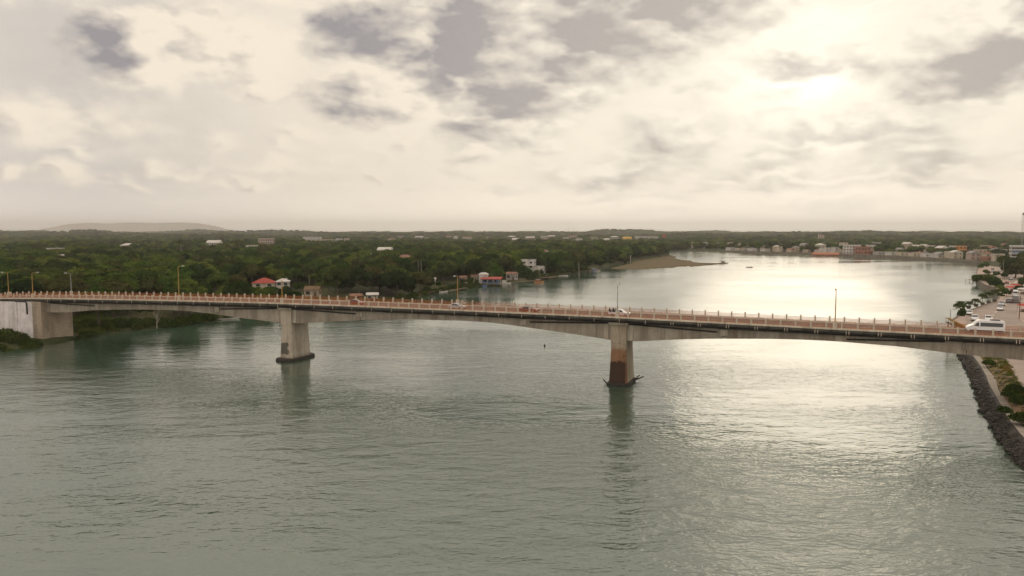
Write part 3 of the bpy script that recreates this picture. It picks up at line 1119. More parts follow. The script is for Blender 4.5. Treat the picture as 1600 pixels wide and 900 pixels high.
SHRUBS = [clump_mesh('foliage', 400 + k, 1300, 'shrub_leaves', (.045, .10)) for k in range(4)]
STEMS = trunk_mesh('stem', 420, 5)


def shrub(label, x_, y_, r_, h_, group, z_=None, mesh=None, k=None):
    z_ = gz(x_, y_) if z_ is None else z_
    e_ = empty('shrub', (x_, y_, z_ - .05), random.uniform(0, 6.28))
    tag(e_, label, 'shrub', group)
    c_ = link('foliage', (mesh or SHRUBS)[(k if k is not None else random.randrange(99)) % 4], None, e_)
    c_.scale = (r_, r_, h_ / .62)
    s_ = link('stem', STEMS, None, e_)
    s_.scale = (r_ * .5, r_ * .5, h_ * .6)
    return e_


# instanced woodland: rest of the wood beyond the 300 nearest trees, and the wooded hills
proto_col = bpy.data.collections.new('woodland_crowns')
for k, me in enumerate(CROWNS):
    o_ = bpy.data.objects.new('woodland_crown', me)
    proto_col.objects.link(o_)


def woodland(name, label, pts, smin, smax, zsq=(.75, 1.1)):
    me = bpy.data.meshes.new(name)
    me.from_pydata([tuple(p) for p in pts], [], [])
    o_ = link(name, me)
    tag(o_, label, 'wood', kind='stuff')
    ng = bpy.data.node_groups.new(name, 'GeometryNodeTree')
    ng.interface.new_socket('Geometry', in_out='INPUT', socket_type='NodeSocketGeometry')
    ng.interface.new_socket('Geometry', in_out='OUTPUT', socket_type='NodeSocketGeometry')
    N_ = ng.nodes
    gi_, go_ = N_.new('NodeGroupInput'), N_.new('NodeGroupOutput')
    ci = N_.new('GeometryNodeCollectionInfo')
    ci.inputs['Collection'].default_value = proto_col
    ci.inputs['Separate Children'].default_value = True
    ci.inputs['Reset Children'].default_value = True
    ip = N_.new('GeometryNodeInstanceOnPoints')
    ip.inputs['Pick Instance'].default_value = True
    rv = N_.new('FunctionNodeRandomValue')
    rv.data_type = 'FLOAT_VECTOR'
    rv.inputs[0].default_value = (0, 0, 0)
    rv.inputs[1].default_value = (.12, .12, 6.28)
    sv = N_.new('FunctionNodeRandomValue')
    sv.data_type = 'FLOAT'
    sv.inputs[2].default_value = smin
    sv.inputs[3].default_value = smax
    zv = N_.new('FunctionNodeRandomValue')
    zv.data_type = 'FLOAT'
    zv.inputs[2].default_value = zsq[0]
    zv.inputs[3].default_value = zsq[1]
    zv.inputs['Seed'].default_value = 5
    mu = N_.new('ShaderNodeMath')
    mu.operation = 'MULTIPLY'
    cx = N_.new('ShaderNodeCombineXYZ')
    L = ng.links
    L.new(sv.outputs[1], mu.inputs[0])
    L.new(zv.outputs[1], mu.inputs[1])
    L.new(sv.outputs[1], cx.inputs[0])
    L.new(sv.outputs[1], cx.inputs[1])
    L.new(mu.outputs[0], cx.inputs[2])
    L.new(gi_.outputs[0], ip.inputs['Points'])
    L.new(ci.outputs[0], ip.inputs['Instance'])
    L.new(rv.outputs[0], ip.inputs['Rotation'])
    L.new(cx.outputs[0], ip.inputs['Scale'])
    L.new(ip.outputs[0], go_.inputs[0])
    md = o_.modifiers.new('scatter', 'NODES')
    md.node_group = ng
    return o_


# houses that show among the trees: (px, py of the eaves, eave height above ground, half-width m, clear depth in front)
CLEAR = []          # (x, y, radius) no tree
LOWER = []          # (x, y, half width, depth) low trees in front
HOUSES = []


def house_spot(px, py, ztop, hw, depth=30, rad=None):
    """spot of a house whose roof edge shows at this pixel; ground under it from the terrain"""
    d_ = ray(px, py)
    ys_ = np.geomspace(200, 4600, 900)
    P_ = np.stack([d_[0] / d_[1] * ys_, ys_], 1)
    dd_ = sdist(P_)
    hit_ = (CAM_Z + d_[2] / d_[1] * ys_ <= land_z(P_, dd_) + ztop) & (dd_ > hw * .8 + 2)
    y_ = float(ys_[np.argmax(hit_)] if hit_.any() else 4600)
    x_ = float(d_[0] / d_[1] * y_)
    CLEAR.append((x_, y_, rad or hw * 1.25))
    LOWER.append((x_, y_, hw * 1.05, depth, ztop))
    return x_, y_

# ------------------------------------------------------------------ buildings
WALLS = {}
for nm, c_ in dict(white=(.56, .53, .50), cream=(.50, .43, .34), pink=(.44, .34, .30), grey=(.36, .34, .32), blue=(.13, .20, .36), ochre=(.52, .33, .08),
                   orange=(.50, .22, .06), red=(.38, .075, .05), brick=(.30, .13, .085), green=(.30, .40, .30), tan=(.42, .34, .26)).items():
    WALLS[nm] = concrete('wall_' + nm, c_, tuple(v * .55 for v in c_), .5, .25)
simple('roof_red', (.32, .06, .045), .75, 0, .3, .25, 1)
simple('roof_orange', (.36, .15, .085), .8, 0, .3, .25, 1)
simple('roof_grey', (.24, .23, .22), .8, 0, .3, .3, .6)
simple('roof_pale', (.52, .49, .46), .75, 0, .3, .2, .6)
simple('roof_rust', (.22, .12, .08), .85, 0, .3, .4, .6)
simple('thatch', (.16, .11, .07), .95, 0, .1, .3, 1)
simple('window_glass', (.025, .028, .032), .25, 0, .6, .2, 1)
simple('door_wood', (.12, .07, .045), .7)
simple('dock_wood', (.16, .12, .085), .9, 0, .2, .35, 1.5)
win_me = MB().box(-.5, .5, -.06, 0, -.5, .5).mesh('window', MAT['window_glass'])
frame_me = MB()
for bx4 in ((-.58, -.5, -.1, 0, -.58, .58), (.5, .58, -.1, 0, -.58, .58), (-.5, .5, -.1, 0, .5, .58), (-.5, .5, -.14, 0, -.6, -.5)):
    frame_me.box(*bx4)
frame_me = frame_me.mesh('window_frame', WALLS['white'])
door_me = MB().box(-.5, .5, -.07, 0, 0, 2.1).mesh('door', MAT['door_wood'])


def building(name, label, cat, x_, y_, w_, d_, h_, wall, roof='flat', roofm='roof_grey', floors=1, rz=None, group=None, z_=None, frames=False, nwin=None, porch=False, win=True):
    z_ = gz(x_, y_) - .3 if z_ is None else z_
    if rz is None:
        rz = math.atan2(x_, y_) * -1 + random.uniform(-.45, .45)
    e_ = empty(name, (x_, y_, z_), rz)
    tag(e_, label, cat, group)
    MB().box(-w_ / 2, w_ / 2, -d_ / 2, d_ / 2, 0, h_).obj('walls', WALLS[wall], e_)
    if roof == 'flat':
        r_ = MB().box(-w_ / 2 - .15, w_ / 2 + .15, -d_ / 2 - .15, d_ / 2 + .15, h_ + .003, h_ + .22)
        ro = r_.obj('roof', MAT[roofm], e_)
        pw = MB()
        for a_, b_, c2, d2 in ((-w_ / 2 - .15, w_ / 2 + .15, -d_ / 2 - .15, -d_ / 2 + .05), (-w_ / 2 - .15, w_ / 2 + .15, d_ / 2 - .05, d_ / 2 + .15),
                               (-w_ / 2 - .15, -w_ / 2 + .05, -d_ / 2 + .05, d_ / 2 - .05), (w_ / 2 - .05, w_ / 2 + .15, -d_ / 2 + .05, d_ / 2 - .05)):
            pw.box(a_, b_, c2, d2, h_ + .223, h_ + .7)
        pw.obj('parapet', WALLS[wall], ro)
        if w_ > 6 and random.random() < .6:
            q = random.uniform(-w_ / 3, w_ / 3)
            MB().tube([(q, 0, h_ + .22), (q, 0, h_ + 1.5), (q, 0, h_ + 1.65)], [.6, .6, .3], 10).obj('water_tank', MAT['black_plastic'], ro)
    elif roof == 'gable':
        rr = min(d_, w_) * .28
        r_ = MB()
        a_, b_ = w_ / 2 + .4, d_ / 2 + .5
        r_.add([(-a_, -b_, h_ - .1), (a_, -b_, h_ - .1), (a_, b_, h_ - .1), (-a_, b_, h_ - .1), (-a_, 0, h_ + rr), (a_, 0, h_ + rr)],
               [(0, 1, 5, 4), (2, 3, 4, 5), (0, 4, 3), (1, 2, 5), (3, 2, 1, 0)])
        r_.obj('roof', MAT[roofm], e_)
    else:
        rr = min(d_, w_) * .25
        r_ = MB()
        a_, b_ = w_ / 2 + .5, d_ / 2 + .5
        c2 = max(a_ - b_, .2)
        r_.add([(-a_, -b_, h_ - .1), (a_, -b_, h_ - .1), (a_, b_, h_ - .1), (-a_, b_, h_ - .1), (-c2, 0, h_ + rr), (c2, 0, h_ + rr)],
               [(0, 1, 5, 4), (2, 3, 4, 5), (0, 4, 3), (1, 2, 5), (3, 2, 1, 0)])
        r_.obj('roof', MAT[roofm], e_)
    if win:
        fh = h_ / floors
        n_ = nwin or max(2, int(w_ / 3.2))
        for fl in range(floors):
            for k in range(n_):
                xx_ = -w_ / 2 + w_ * (k + .5) / n_
                if fl == 0 and k == n_ // 2:
                    q = link('door', door_me, None, e_, loc=(xx_, -d_ / 2 - .004, .05))
                    q.scale = (1.1, 1, min(1.0, (fh - .3) / 2.2))
                    continue
                q = link('window', win_me, None, e_, loc=(xx_, -d_ / 2 - .004, fl * fh + fh * .55))
                q.scale = (min(1.7, w_ / n_ * .55), 1, fh * .42)
                if frames:
                    link('window_frame', frame_me, None, q)
            for sx in (-1, 1):
                for k in range(max(1, int(d_ / 4))):
                    yy_ = -d_ / 2 + d_ * (k + .5) / max(1, int(d_ / 4))
                    q = link('window', win_me, None, e_, loc=(sx * (w_ / 2 + .004), yy_, fl * fh + fh * .55))
                    q.rotation_euler = (0, 0, sx * math.pi / 2)
                    q.scale = (1.2, 1, fh * .38)
    if porch:
        MB().box(-w_ / 2, w_ / 2, -d_ / 2 - 2.6, -d_ / 2 - .16, h_ * .62, h_ * .62 + .14).obj('porch_roof', MAT[roofm], e_)
        for k in (-1, 0, 1):
            MB().tube([(k * (w_ / 2 - .2), -d_ / 2 - 2.4, 0), (k * (w_ / 2 - .2), -d_ / 2 - 2.4, h_ * .62 - .003)], .1, 6).obj('porch_post', WALLS[wall], e_)
    return e_


B = building
# --- named houses of the left bank
def H(px, py, ztop, name, label, w_, d_, wall, roof, roofm, floors=1, depth=35, **kw):
    x_, y_ = house_spot(px, py, ztop, w_ / 2, depth)
    return B(name, label, 'house', x_, y_, w_, d_, ztop, wall, roof, roofm, floors, z_=gz(x_, y_) - .05, **kw)


H(413, 441, 4.6, 'house', 'cream two-storey house with long red roof behind the bridge railing', 9.5, 8, 'cream', 'hip', 'roof_red', 2, 55, rz=.25, frames=True, group='houses on the left bank')
H(442, 439, 5.0, 'house', 'white house with pale pyramid roof joined on beside the red-roofed house', 5.5, 5, 'white', 'hip', 'roof_pale', 2, 55, rz=.2, frames=True, group='houses on the left bank')
H(144, 416, 7.5, 'unfinished_house', 'roofless grey house with dark openings standing in the trees', 7.5, 7, 'grey', 'flat', 'roof_grey', 2, 60, rz=.3, group='houses on the left bank')
H(92, 401, 8.5, 'house', 'small white-roofed house deep in the wood on the left', 6, 6, 'white', 'gable', 'roof_pale', 2, 60, group='houses on the left bank')
H(88, 388.5, 8.5, 'house', 'long low white house highest in the wood on the left', 17, 8, 'white', 'flat', 'roof_pale', 2, 70, group='houses on the left bank')
H(43, 410, 7, 'shed', 'tiny white-roofed shed in the wood above the yellow lamp posts', 4.5, 4, 'white', 'gable', 'roof_pale', 1, 50, group='houses on the left bank')
H(270, 423, 6.5, 'house', 'pinkish flat-roofed house in the wood behind the tall yellow lamp post', 9, 7, 'pink', 'flat', 'roof_grey', 2, 50, group='houses on the left bank')
H(203, 383, 9.5, 'house', 'wide pale house on the wooded slope at left', 20, 10, 'cream', 'hip', 'roof_pale', 2, 80, group='houses on the left bank')
H(335, 379, 10.5, 'house', 'white gabled house above the wood far behind the bridge', 18, 12, 'white', 'gable', 'roof_pale', 3, 90, group='houses on the left bank')
H(402, 384, 10, 'apartment_house', 'long white flat-roofed house standing out of the wood', 24, 10, 'white', 'flat', 'roof_pale', 2, 120, rz=.1, group='houses on the left bank')
H(416, 373, 13, 'apartment_house', 'pink and white house behind the long white one', 24, 14, 'pink', 'flat', 'roof_pale', 3, 200, rz=.3, group='houses on the left bank')
H(488, 370.5, 15, 'apartment_house', 'pale grey four-storey apartment block above the tree tops', 38, 16, 'white', 'flat', 'roof_pale', 4, 300, rz=.5, group='houses on the left bank')
H(476, 399, 7, 'house', 'brick-red house half hidden in the middle of the wood', 9, 7, 'brick', 'gable', 'roof_rust', 1, 60, group='houses on the left bank')
H(578, 397, 8, 'house', 'small white house showing between crowns left of the twin palms', 8, 7, 'white', 'flat', 'roof_pale', 2, 60, group='houses on the left bank')
H(602, 390, 9, 'house', 'cream house in the trees behind the twin palms', 14, 9, 'cream', 'gable', 'roof_pale', 2, 80, group='houses on the left bank')
H(633, 402, 7.5, 'house', 'cream house with red-brown tiled roof beside the twin royal palms', 12, 8, 'cream', 'hip', 'roof_rust', 2, 70, frames=True, group='houses on the left bank')
H(556, 424, 5.5, 'hut', 'little pale hut under the dense trees behind the first span', 4.5, 4, 'green', 'gable', 'roof_pale', 1, 45, group='houses on the left bank')
H(792, 397, 7, 'house', 'small white house with bright orange roof among trees', 8, 7, 'white', 'hip', 'roof_orange', 1, 70, group='houses on the left bank')
H(785, 391.5, 9, 'house', 'pale green house just behind the orange roof', 10, 7, 'green', 'flat', 'roof_pale', 2, 80, group='houses on the left bank')
H(826, 407, 8.6, 'riverside_house', 'white tiered house with balconies by the river', 9, 8, 'white', 'flat', 'roof_pale', 3, 60, rz=-.2, frames=True, porch=True, group='houses on the left bank')
H(838, 417, 4.4, 'riverside_house', 'low white terrace house at the foot of the tiered house', 12, 6, 'white', 'flat', 'roof_pale', 1, 40, rz=-.2, porch=True, group='houses on the left bank')
H(741, 431, 3.0, 'hut', 'cream shore hut left of the red boathouse', 3.6, 3, 'cream', 'gable', 'roof_rust', 1, 40, group='houses on the left bank')
H(676, 436, 3.2, 'hut', 'white riverside cabin at the foot of the twin palms', 3, 3, 'white', 'gable', 'roof_pale', 1, 40, group='houses on the left bank')
H(724, 433, 3.2, 'hut', 'pale tan hut under bare branches near the jetty', 3.4, 3, 'tan', 'gable', 'roof_rust', 1, 40, group='houses on the left bank')
H(800, 428, 3.8, 'hut', 'grey waterside shack right of the red boathouse', 6, 4, 'grey', 'gable', 'roof_rust', 1, 40, group='houses on the left bank')
H(489, 452, 3.2, 'hut', 'weathered tan hut beyond the bridge right of the red-roofed house', 6, 5, 'tan', 'gable', 'thatch', 1, 45, group='houses on the left bank')
H(556, 463, 2.6, 'hut', 'small brick-red shed by the shore just above the red car', 4.5, 3, 'brick', 'gable', 'roof_rust', 1, 45, group='houses on the left bank')
H(582, 465, 2.4, 'hut', 'low shed with white sheet roof beside the brick-red shed', 4.5, 3, 'grey', 'gable', 'roof_pale', 1, 45, group='houses on the left bank')

# red boathouse standing out over the water
x_, y_, _ = at(768, 443.5, 1.0)
bh = empty('boathouse', (x_, y_, 0), -.12)
tag(bh, 'red-roofed blue and white boathouse standing over the water on stilts', 'boathouse')
CLEAR.append((x_, y_ + 4, 12))
LOWER.append((x_, y_, 7, 20, 3))
MB().box(-6, 6, -3.5, 3.5, 1.0, 1.25).obj('deck', MAT['dock_wood'], bh)
MB().box(-5.2, 4.0, -1.2, 3.2, 1.253, 3.9).obj('walls', WALLS['blue'], bh)
r_ = MB()
r_.add([(-5.8, -3.6, 3.7), (5.8, -3.6, 3.7), (5.8, 3.7, 4.6), (-5.8, 3.7, 4.6), (-5.8, -3.6, 3.88), (5.8, -3.6, 3.88), (5.8, 3.7, 4.78), (-5.8, 3.7, 4.78)],
       [(0, 3, 2, 1), (4, 5, 6, 7), (0, 1, 5, 4), (1, 2, 6, 5), (2, 3, 7, 6), (3, 0, 4, 7)])
r_.obj('roof', MAT['roof_red'], bh)
MB().box(-7.5, -2.5, 1.5, 4.6, 1.3, 6.1).obj('upper_room', WALLS['white'], bh)
MB().frustum((-8, -2, 1.1, 5.0), (-6.2, -3.8, 2.6, 3.4), 6.103, 7.2).obj('gable_roof', MAT['roof_pale'], bh)
for sx in (-5.5, -1.8, 1.8, 5.5):
    for sy in (-3.2, 3.0):
        MB().tube([(sx, sy, -1.5), (sx, sy, .997)], .14, 6).obj('stilt', MAT['dock_wood'], bh)
    MB().tube([(sx, -3.3, 1.25), (sx, -3.3, 3.66)], .09, 6).obj('post', WALLS['white'], bh)
for sx in (-3.4, -.6, 2.2):
    q = link('window', win_me, None, bh, loc=(sx, -1.21, 2.7))
    q.scale = (1.6, 1, 1.2)


# --- far rows of houses
def rows(n_, fn):
    for k in range(n_):
        fn(k)


PAL = ['white', 'white', 'cream', 'pink', 'grey', 'tan', 'white', 'brick', 'cream', 'pink']
COLW = dict(white='white', cream='cream', pink='pinkish', grey='grey', tan='tan', brick='brick-red', red='red', blue='blue')
LEFTFAR = [(612, 373, 'white', 16), (626, 369, 'pink', 22), (655, 370, 'white', 26), (668, 371.5, 'white', 14), (701, 369, 'pink', 16), (712, 370, 'white', 12), (730, 371, 'white', 26), (764, 371, 'white', 14),
           (800, 369.5, 'pink', 22), (806, 374, 'cream', 14), (828, 371, 'pink', 24), (838, 375, 'tan', 12), (850, 370, 'pink', 18), (862, 369, 'grey', 20), (884, 372, 'tan', 14), (895, 369, 'grey', 22), (905, 374, 'cream', 12),
           (928, 371, 'tan', 18), (948, 374, 'white', 12), (960, 370, 'grey', 20), (720, 390, 'white', 8), (852, 392, 'white', 7), (685, 384, 'cream', 9), (655, 384, 'tan', 8), (530, 374, 'white', 14), (542, 373, 'cream', 12), (512, 374, 'tan', 26)]
for px_, py_, wl, w_ in LEFTFAR:
    zt = random.uniform(9, 12) if py_ < 380 else 8
    x_, y_ = house_spot(px_, py_, zt, w_ / 2, 150 if py_ < 380 else 70)
    B('distant_house', 'distant %s house showing above the hazy wood beyond the left bank' % COLW[wl], 'house', x_, y_, w_, 9, zt, wl, random.choice(['flat', 'gable', 'hip']), random.choice(['roof_pale', 'roof_grey', 'roof_pale', 'roof_rust']),
      2, group='distant %s houses beyond the left bank' % COLW[wl])
x_, y_ = house_spot(980, 371.5, 12, 9, 90)
B('distant_hall', 'yellow-roofed hall beyond the wooded point', 'hall', x_, y_, 20, 14, 11, 'ochre', 'gable', 'roof_grey', 1)
bpy.data.objects['distant_hall'].children[1].data.materials[0] = WALLS['ochre']
x_, y_ = house_spot(1010, 369, 14, 32, 90)
B('shopping_hall', 'long pale grey hall on the far bank behind the wooded point', 'hall', x_, y_, 62, 30, 14, 'grey', 'flat', 'roof_pale', 1, rz=-.15, win=False)
x_, y_ = house_spot(1037, 366.5, 17, 5, 90)
B('red_tower', 'bright red block at the right end of the long pale hall', 'building', x_, y_ - 8, 9, 9, 17, 'red', 'flat', 'roof_red', 3, rz=-.15, win=False)

# --- town along the far shore
far = np.array(FAR_SHORE[2:])
cum = np.concatenate([[0], np.cumsum(np.hypot(*np.diff(far, axis=0).T))])
TOT = cum[-1]


def far_pt(u_, inland):
    s_ = u_ * TOT
    x_, y_ = np.interp(s_, cum, far[:, 0]), np.interp(s_, cum, far[:, 1])
    x2, y2 = np.interp(min(s_ + 15, TOT), cum, far[:, 0]), np.interp(min(s_ + 15, TOT), cum, far[:, 1])
    x1, y1 = np.interp(max(s_ - 15, 0), cum, far[:, 0]), np.interp(max(s_ - 15, 0), cum, far[:, 1])
    tx, ty = x2 - x1, y2 - y1
    l_ = math.hypot(tx, ty)
    tx, ty = tx / l_, ty / l_
    return x_ - ty * inland, y_ + tx * inland, math.atan2(ty, tx) + math.pi


TOWN = []
town_rg = random.Random(5)
for row, (inl, n_) in enumerate(((20, 46), (42, 42), (75, 36), (115, 30), (170, 24), (240, 16))):
    for k in range(n_):
        u_ = (k + town_rg.uniform(.1, .9)) / n_
        if row < 2 and u_ < .16:
            continue
        x_, y_, rz = far_pt(u_, inl + town_rg.uniform(-7, 7))
        w_ = town_rg.uniform(6, 11)
        if any(math.hypot(x_ - a_, y_ - b_) < (w_ + c_) * .52 for a_, b_, c_ in TOWN):
            continue
        TOWN.append((x_, y_, w_))
        wl = town_rg.choice(PAL)
        fl = town_rg.choice([1, 1, 1, 2, 2, 3]) + (1 if row in (1, 2) and town_rg.random() < .15 else 0)
        rf = town_rg.choice(['flat', 'flat', 'flat', 'gable', 'hip'])
        where = 'in the far town front row' if row == 0 else ('behind the far town front row' if row < 3 else 'on rising ground behind the far town')
        fk = 'single-storey' if fl == 1 else ('two-storey' if fl == 2 else 'tall')
        B('town_house', '%s %s house %s' % (fk, COLW[wl], where), 'house', x_, y_, w_, town_rg.uniform(7, 11), 3.1 * fl + .4, wl, rf, town_rg.choice(['roof_pale', 'roof_grey', 'roof_rust', 'roof_grey', 'roof_pale']), fl,
          rz=rz + town_rg.uniform(-.08, .08), group='%s %s houses %s' % (fk, COLW[wl], where))
        CLEAR.append((x_, y_, w_ * .75))


def spot_far(px_, py_, z_=3):
    x_, y_, _ = at(px_, py_, z_)
    return x_, y_


x_, y_ = house_spot(1502, 384.5, 11, 8, 60)
B('orange_house', 'tall orange house in the far shore town', 'house', x_, y_, 11, 10, 11, 'orange', 'flat', 'roof_pale', 3, rz=-.55)
x_, y_ = house_spot(1489, 384.5, 10.5, 8, 60)
B('white_house', 'white house built against the orange one in the far town', 'house', x_, y_, 8, 9, 10.5, 'white', 'flat', 'roof_pale', 3, rz=-.55)
x_, y_ = house_spot(1283, 367, 15, 8, 60)
B('church_tower', 'pale tower block rising behind the far shore town', 'building', x_, y_, 12, 12, 15, 'pink', 'flat', 'roof_pale', 4, rz=-.2)
x_, y_ = house_spot(1331, 386, 11, 9, 60)
B('town_hall', 'wide white three-storey house on the far waterfront beside a red one', 'house', x_, y_, 20, 12, 11, 'white', 'flat', 'roof_pale', 3, rz=-.35)
x_, y_ = house_spot(1350, 387, 9, 9, 60)
B('red_house', 'dull red house right of the wide white waterfront house', 'house', x_, y_ + 4, 17, 12, 9, 'brick', 'flat', 'roof_rust', 2, rz=-.35)
x_, y_, _ = at(1295, 396.5, 3)
B('market_hall', 'long low hall with orange-red roof on the far waterfront', 'hall', x_, y_ + 10, 30, 9, 4, 'brick', 'gable', 'roof_orange', 1, rz=-.3)
CLEAR.append((x_, y_ + 10, 20))

# striped hotel at the right edge, with a mast on its roof
x_, y_, _ = at(1604, 412, 3)
ht = B('hotel', 'white and blue banded hotel block at the right edge of the picture', 'hotel', x_ + 4, y_ + 6, 24, 16, 15.5, 'white', 'flat', 'roof_pale', 5, rz=-.5, win=False)
CLEAR.append((x_ + 4, y_ + 6, 18))
for fl in range(5):
    MB().box(-11.6, 11.6, -8.07, -8.004, .9 + fl * 3.05, 2.4 + fl * 3.05).obj('window_band', WALLS['blue'] if fl % 2 else MAT['window_glass'], ht)
    MB().box(-12.3, 12.3, -9.2, -8.08, .1 + fl * 3.05, .32 + fl * 3.05).obj('balcony', WALLS['white'], ht)
    MB().box(-12.07, -12.004, -6.5, 6.5, .9 + fl * 3.05, 2.4 + fl * 3.05).obj('window_band', MAT['window_glass'], ht)
d_ = ray(1599, 332)
ym = y_ + 3
xm = d_[0] / d_[1] * ym
zm = CAM_Z + d_[2] / d_[1] * ym
mast = empty('radio_mast', (xm, ym, gz(xm, ym)), 0)
tag(mast, 'thin dark lattice mast rising above the hotel at the right edge', 'mast')
hm = zm - gz(xm, ym)
for a_ in (0, 2.09, 4.19):
    MB().tube([(.8 * math.cos(a_), .8 * math.sin(a_), 0), (.2 * math.cos(a_), .2 * math.sin(a_), hm)], .07, 5).obj('leg', MAT['gray_metal'], mast)
for k in range(14):
    z0, z1 = hm * k / 14, hm * (k + 1) / 14
    r0, r1 = .8 - .6 * k / 14, .8 - .6 * (k + 1) / 14
    for a_ in (0, 2.09, 4.19):
        MB().tube([(r0 * math.cos(a_), r0 * math.sin(a_), z0), (r1 * math.cos(a_ + 2.09), r1 * math.sin(a_ + 2.09), z1)], .04, 4).obj('brace', MAT['gray_metal'], mast)
MB().tube([(0, 0, hm - 2.2), (0, 0, hm - .3)], .55, 8).obj('antenna', MAT['black_plastic'], mast)
for px_, tp in ((888, 353), (896, 353.5)):
    x_, y_, _ = at(px_, 372, 18)
    d_ = ray(px_, tp)
    zt = CAM_Z + d_[2] / d_[1] * y_
    ms = empty('radio_mast', (x_, y_, gz(x_, y_)), 0)
    tag(ms, 'thin distant mast on the skyline, %s of the pair above the wooded point' % ('left' if px_ < 890 else 'right'), 'mast', 'masts on the skyline')
    MB().tube([(0, 0, 0), (0, 0, zt - ms.location.z)], [.4, .2], 6).obj('pole', MAT['gray_metal'], ms)
    MB().box(-.6, .6, -.3, .3, (zt - ms.location.z) * .8, (zt - ms.location.z) * .86).obj('antenna', MAT['gray_metal'], ms)

# ------------------------------------------------------------------ right bank: sea wall, promenade, road, path, rocks
from mathutils.geometry import tessellate_polygon


def sheet(name, pts, z_, mat, thick=0.0):
    """flat polygon sheet, with a real edge when thick > 0"""
    tri = tessellate_polygon([[Vector((p[0], p[1], 0)) for p in pts]])
    m_ = MB()
    n_ = len(pts)
    vs = [(p[0], p[1], z_) for p in pts]
    fs = [tuple(t_) for t_ in tri]
    if thick:
        vs += [(p[0], p[1], z_ - thick) for p in pts]
        fs += [(k, (k + 1) % n_, (k + 1) % n_ + n_, k + n_) for k in range(n_)]
    m_.add(vs, fs)
    me = m_.mesh(name, mat, fix=False)
    bm = bmesh.new()
    bm.from_mesh(me)
    for f in bm.faces:
        f.normal_update()
        if abs(f.normal.z) > .9 and f.normal.z < 0:
            f.normal_flip()
    bm.to_mesh(me)
    bm.free()
    return tag(link(name, me), kind='structure')


def smooth_line(pts, n_=4):
    out_ = []
    P_ = [Vector((*p, 0)) for p in pts]
    for i in range(len(P_) - 1):
        p0, p1, p2, p3 = P_[max(i - 1, 0)], P_[i], P_[i + 1], P_[min(i + 2, len(P_) - 1)]
        for k in range(n_):
            u_ = k / n_
            q = .5 * ((2 * p1) + (p2 - p0) * u_ + (2 * p0 - 5 * p1 + 4 * p2 - p3) * u_ ** 2 + (3 * p1 - p0 - 3 * p2 + p3) * u_ ** 3)
            out_.append((q.x, q.y))
    out_.append(tuple(P_[-1][:2]))
    return out_


ROAD_L = smooth_line(pxs([(1690, 720), (1606, 620), (1572, 563), (1540, 535), (1516, 513), (1509, 501), (1514, 491), (1530, 482.5), (1548, 476), (1564, 469.5), (1575, 462), (1580, 453), (1580, 445), (1574, 436), (1566, 428), (1558, 421), (1553, 416.5)], 2.6))
ROAD_R = smooth_line(pxs([(1900, 720), (1780, 620), (1700, 563), (1650, 535), (1620, 515), (1600, 505), (1590, 496), (1590, 486), (1593, 478), (1598, 470), (1604, 462), (1608, 453), (1607, 445), (1601, 437), (1592, 429), (1580, 422), (1570, 416.8)], 2.6))
sheet('road', ROAD_L + ROAD_R[::-1], 2.62, MAT['pale_road'])
QS = QUAY[::-1]
prom_in = [p for p in ROAD_L if p[1] > at(1516, 513, 2.6)[1] - 1]
sheet('promenade', [(128.5, 205)] + QS + prom_in[::-1], 2.74, MAT['promenade'], .3)
sheet('pavement', ROAD_R + [(p[0] + 16, p[1] - 3) for p in ROAD_R[::-1]], 2.72, MAT['promenade'], .3)
# lane lines on the quay road
mid = [((a_[0] + b_[0]) / 2, (a_[1] + b_[1]) / 2) for a_, b_ in zip(ROAD_L, ROAD_R)]
for k in range(8, len(mid) - 12, 2):
    a_, b_ = Vector(mid[k]), Vector(mid[k + 1])
    n2 = Vector((-(b_ - a_).y, (b_ - a_).x)).normalized() * .1
    MB().add([(a_.x + n2.x, a_.y + n2.y, 2.626), (a_.x - n2.x, a_.y - n2.y, 2.626), (b_.x - n2.x, b_.y - n2.y, 2.626), (b_.x + n2.x, b_.y + n2.y, 2.626)], [(0, 1, 2, 3)]).obj('lane_line', MAT['white_line'], bpy.data.objects['road'])
wl = MB()
secs = []
for i, p in enumerate(QS):
    q0_, q1_ = Vector(QS[max(i - 1, 0)]), Vector(QS[min(i + 1, len(QS) - 1)])
    tg = (q1_ - q0_).normalized()
    nr_ = Vector((-tg.y, tg.x))
    a_, b_ = Vector(p) + nr_ * .35, Vector(p) - nr_ * .15
    secs.append([(a_.x, a_.y, -1.5), (a_.x, a_.y, 3.0), (b_.x, b_.y, 3.0), (b_.x, b_.y, -1.5)])
wl.loft(secs)
tag(wl.obj('sea_wall', MAT['quay_concrete']), 'low concrete sea wall edging the promenade on the right bank', 'wall')
# embankment wall of the far town
secs = []
for i in range(2, len(far)):
    q0_, q1_ = Vector(far[max(i - 1, 0)]), Vector(far[min(i + 1, len(far) - 1)])
    tg = (q1_ - q0_).normalized()
    nr_ = Vector((-tg.y, tg.x))
    a_, b_ = Vector(far[i]) + nr_ * .5, Vector(far[i]) - nr_ * 3.0
    if i == 2:
        secs = []
    secs.append([(a_.x, a_.y, -1), (a_.x, a_.y, 2.6), (b_.x, b_.y, 2.6), (b_.x, b_.y, -1)])
m_ = MB()
m_.loft(secs)
tag(m_.obj('embankment_wall', MAT['quay_concrete']), 'long dark embankment wall along the far shore below the town', 'wall')

# riverside path on the near right bank
NB = [Vector(p) for p in [(128, 214)] + pxs([(1500, 553), (1510, 573), (1525, 600), (1531, 622), (1550, 660), (1568, 692), (1600, 730)]) + [(58, 72), (52, 45)]]


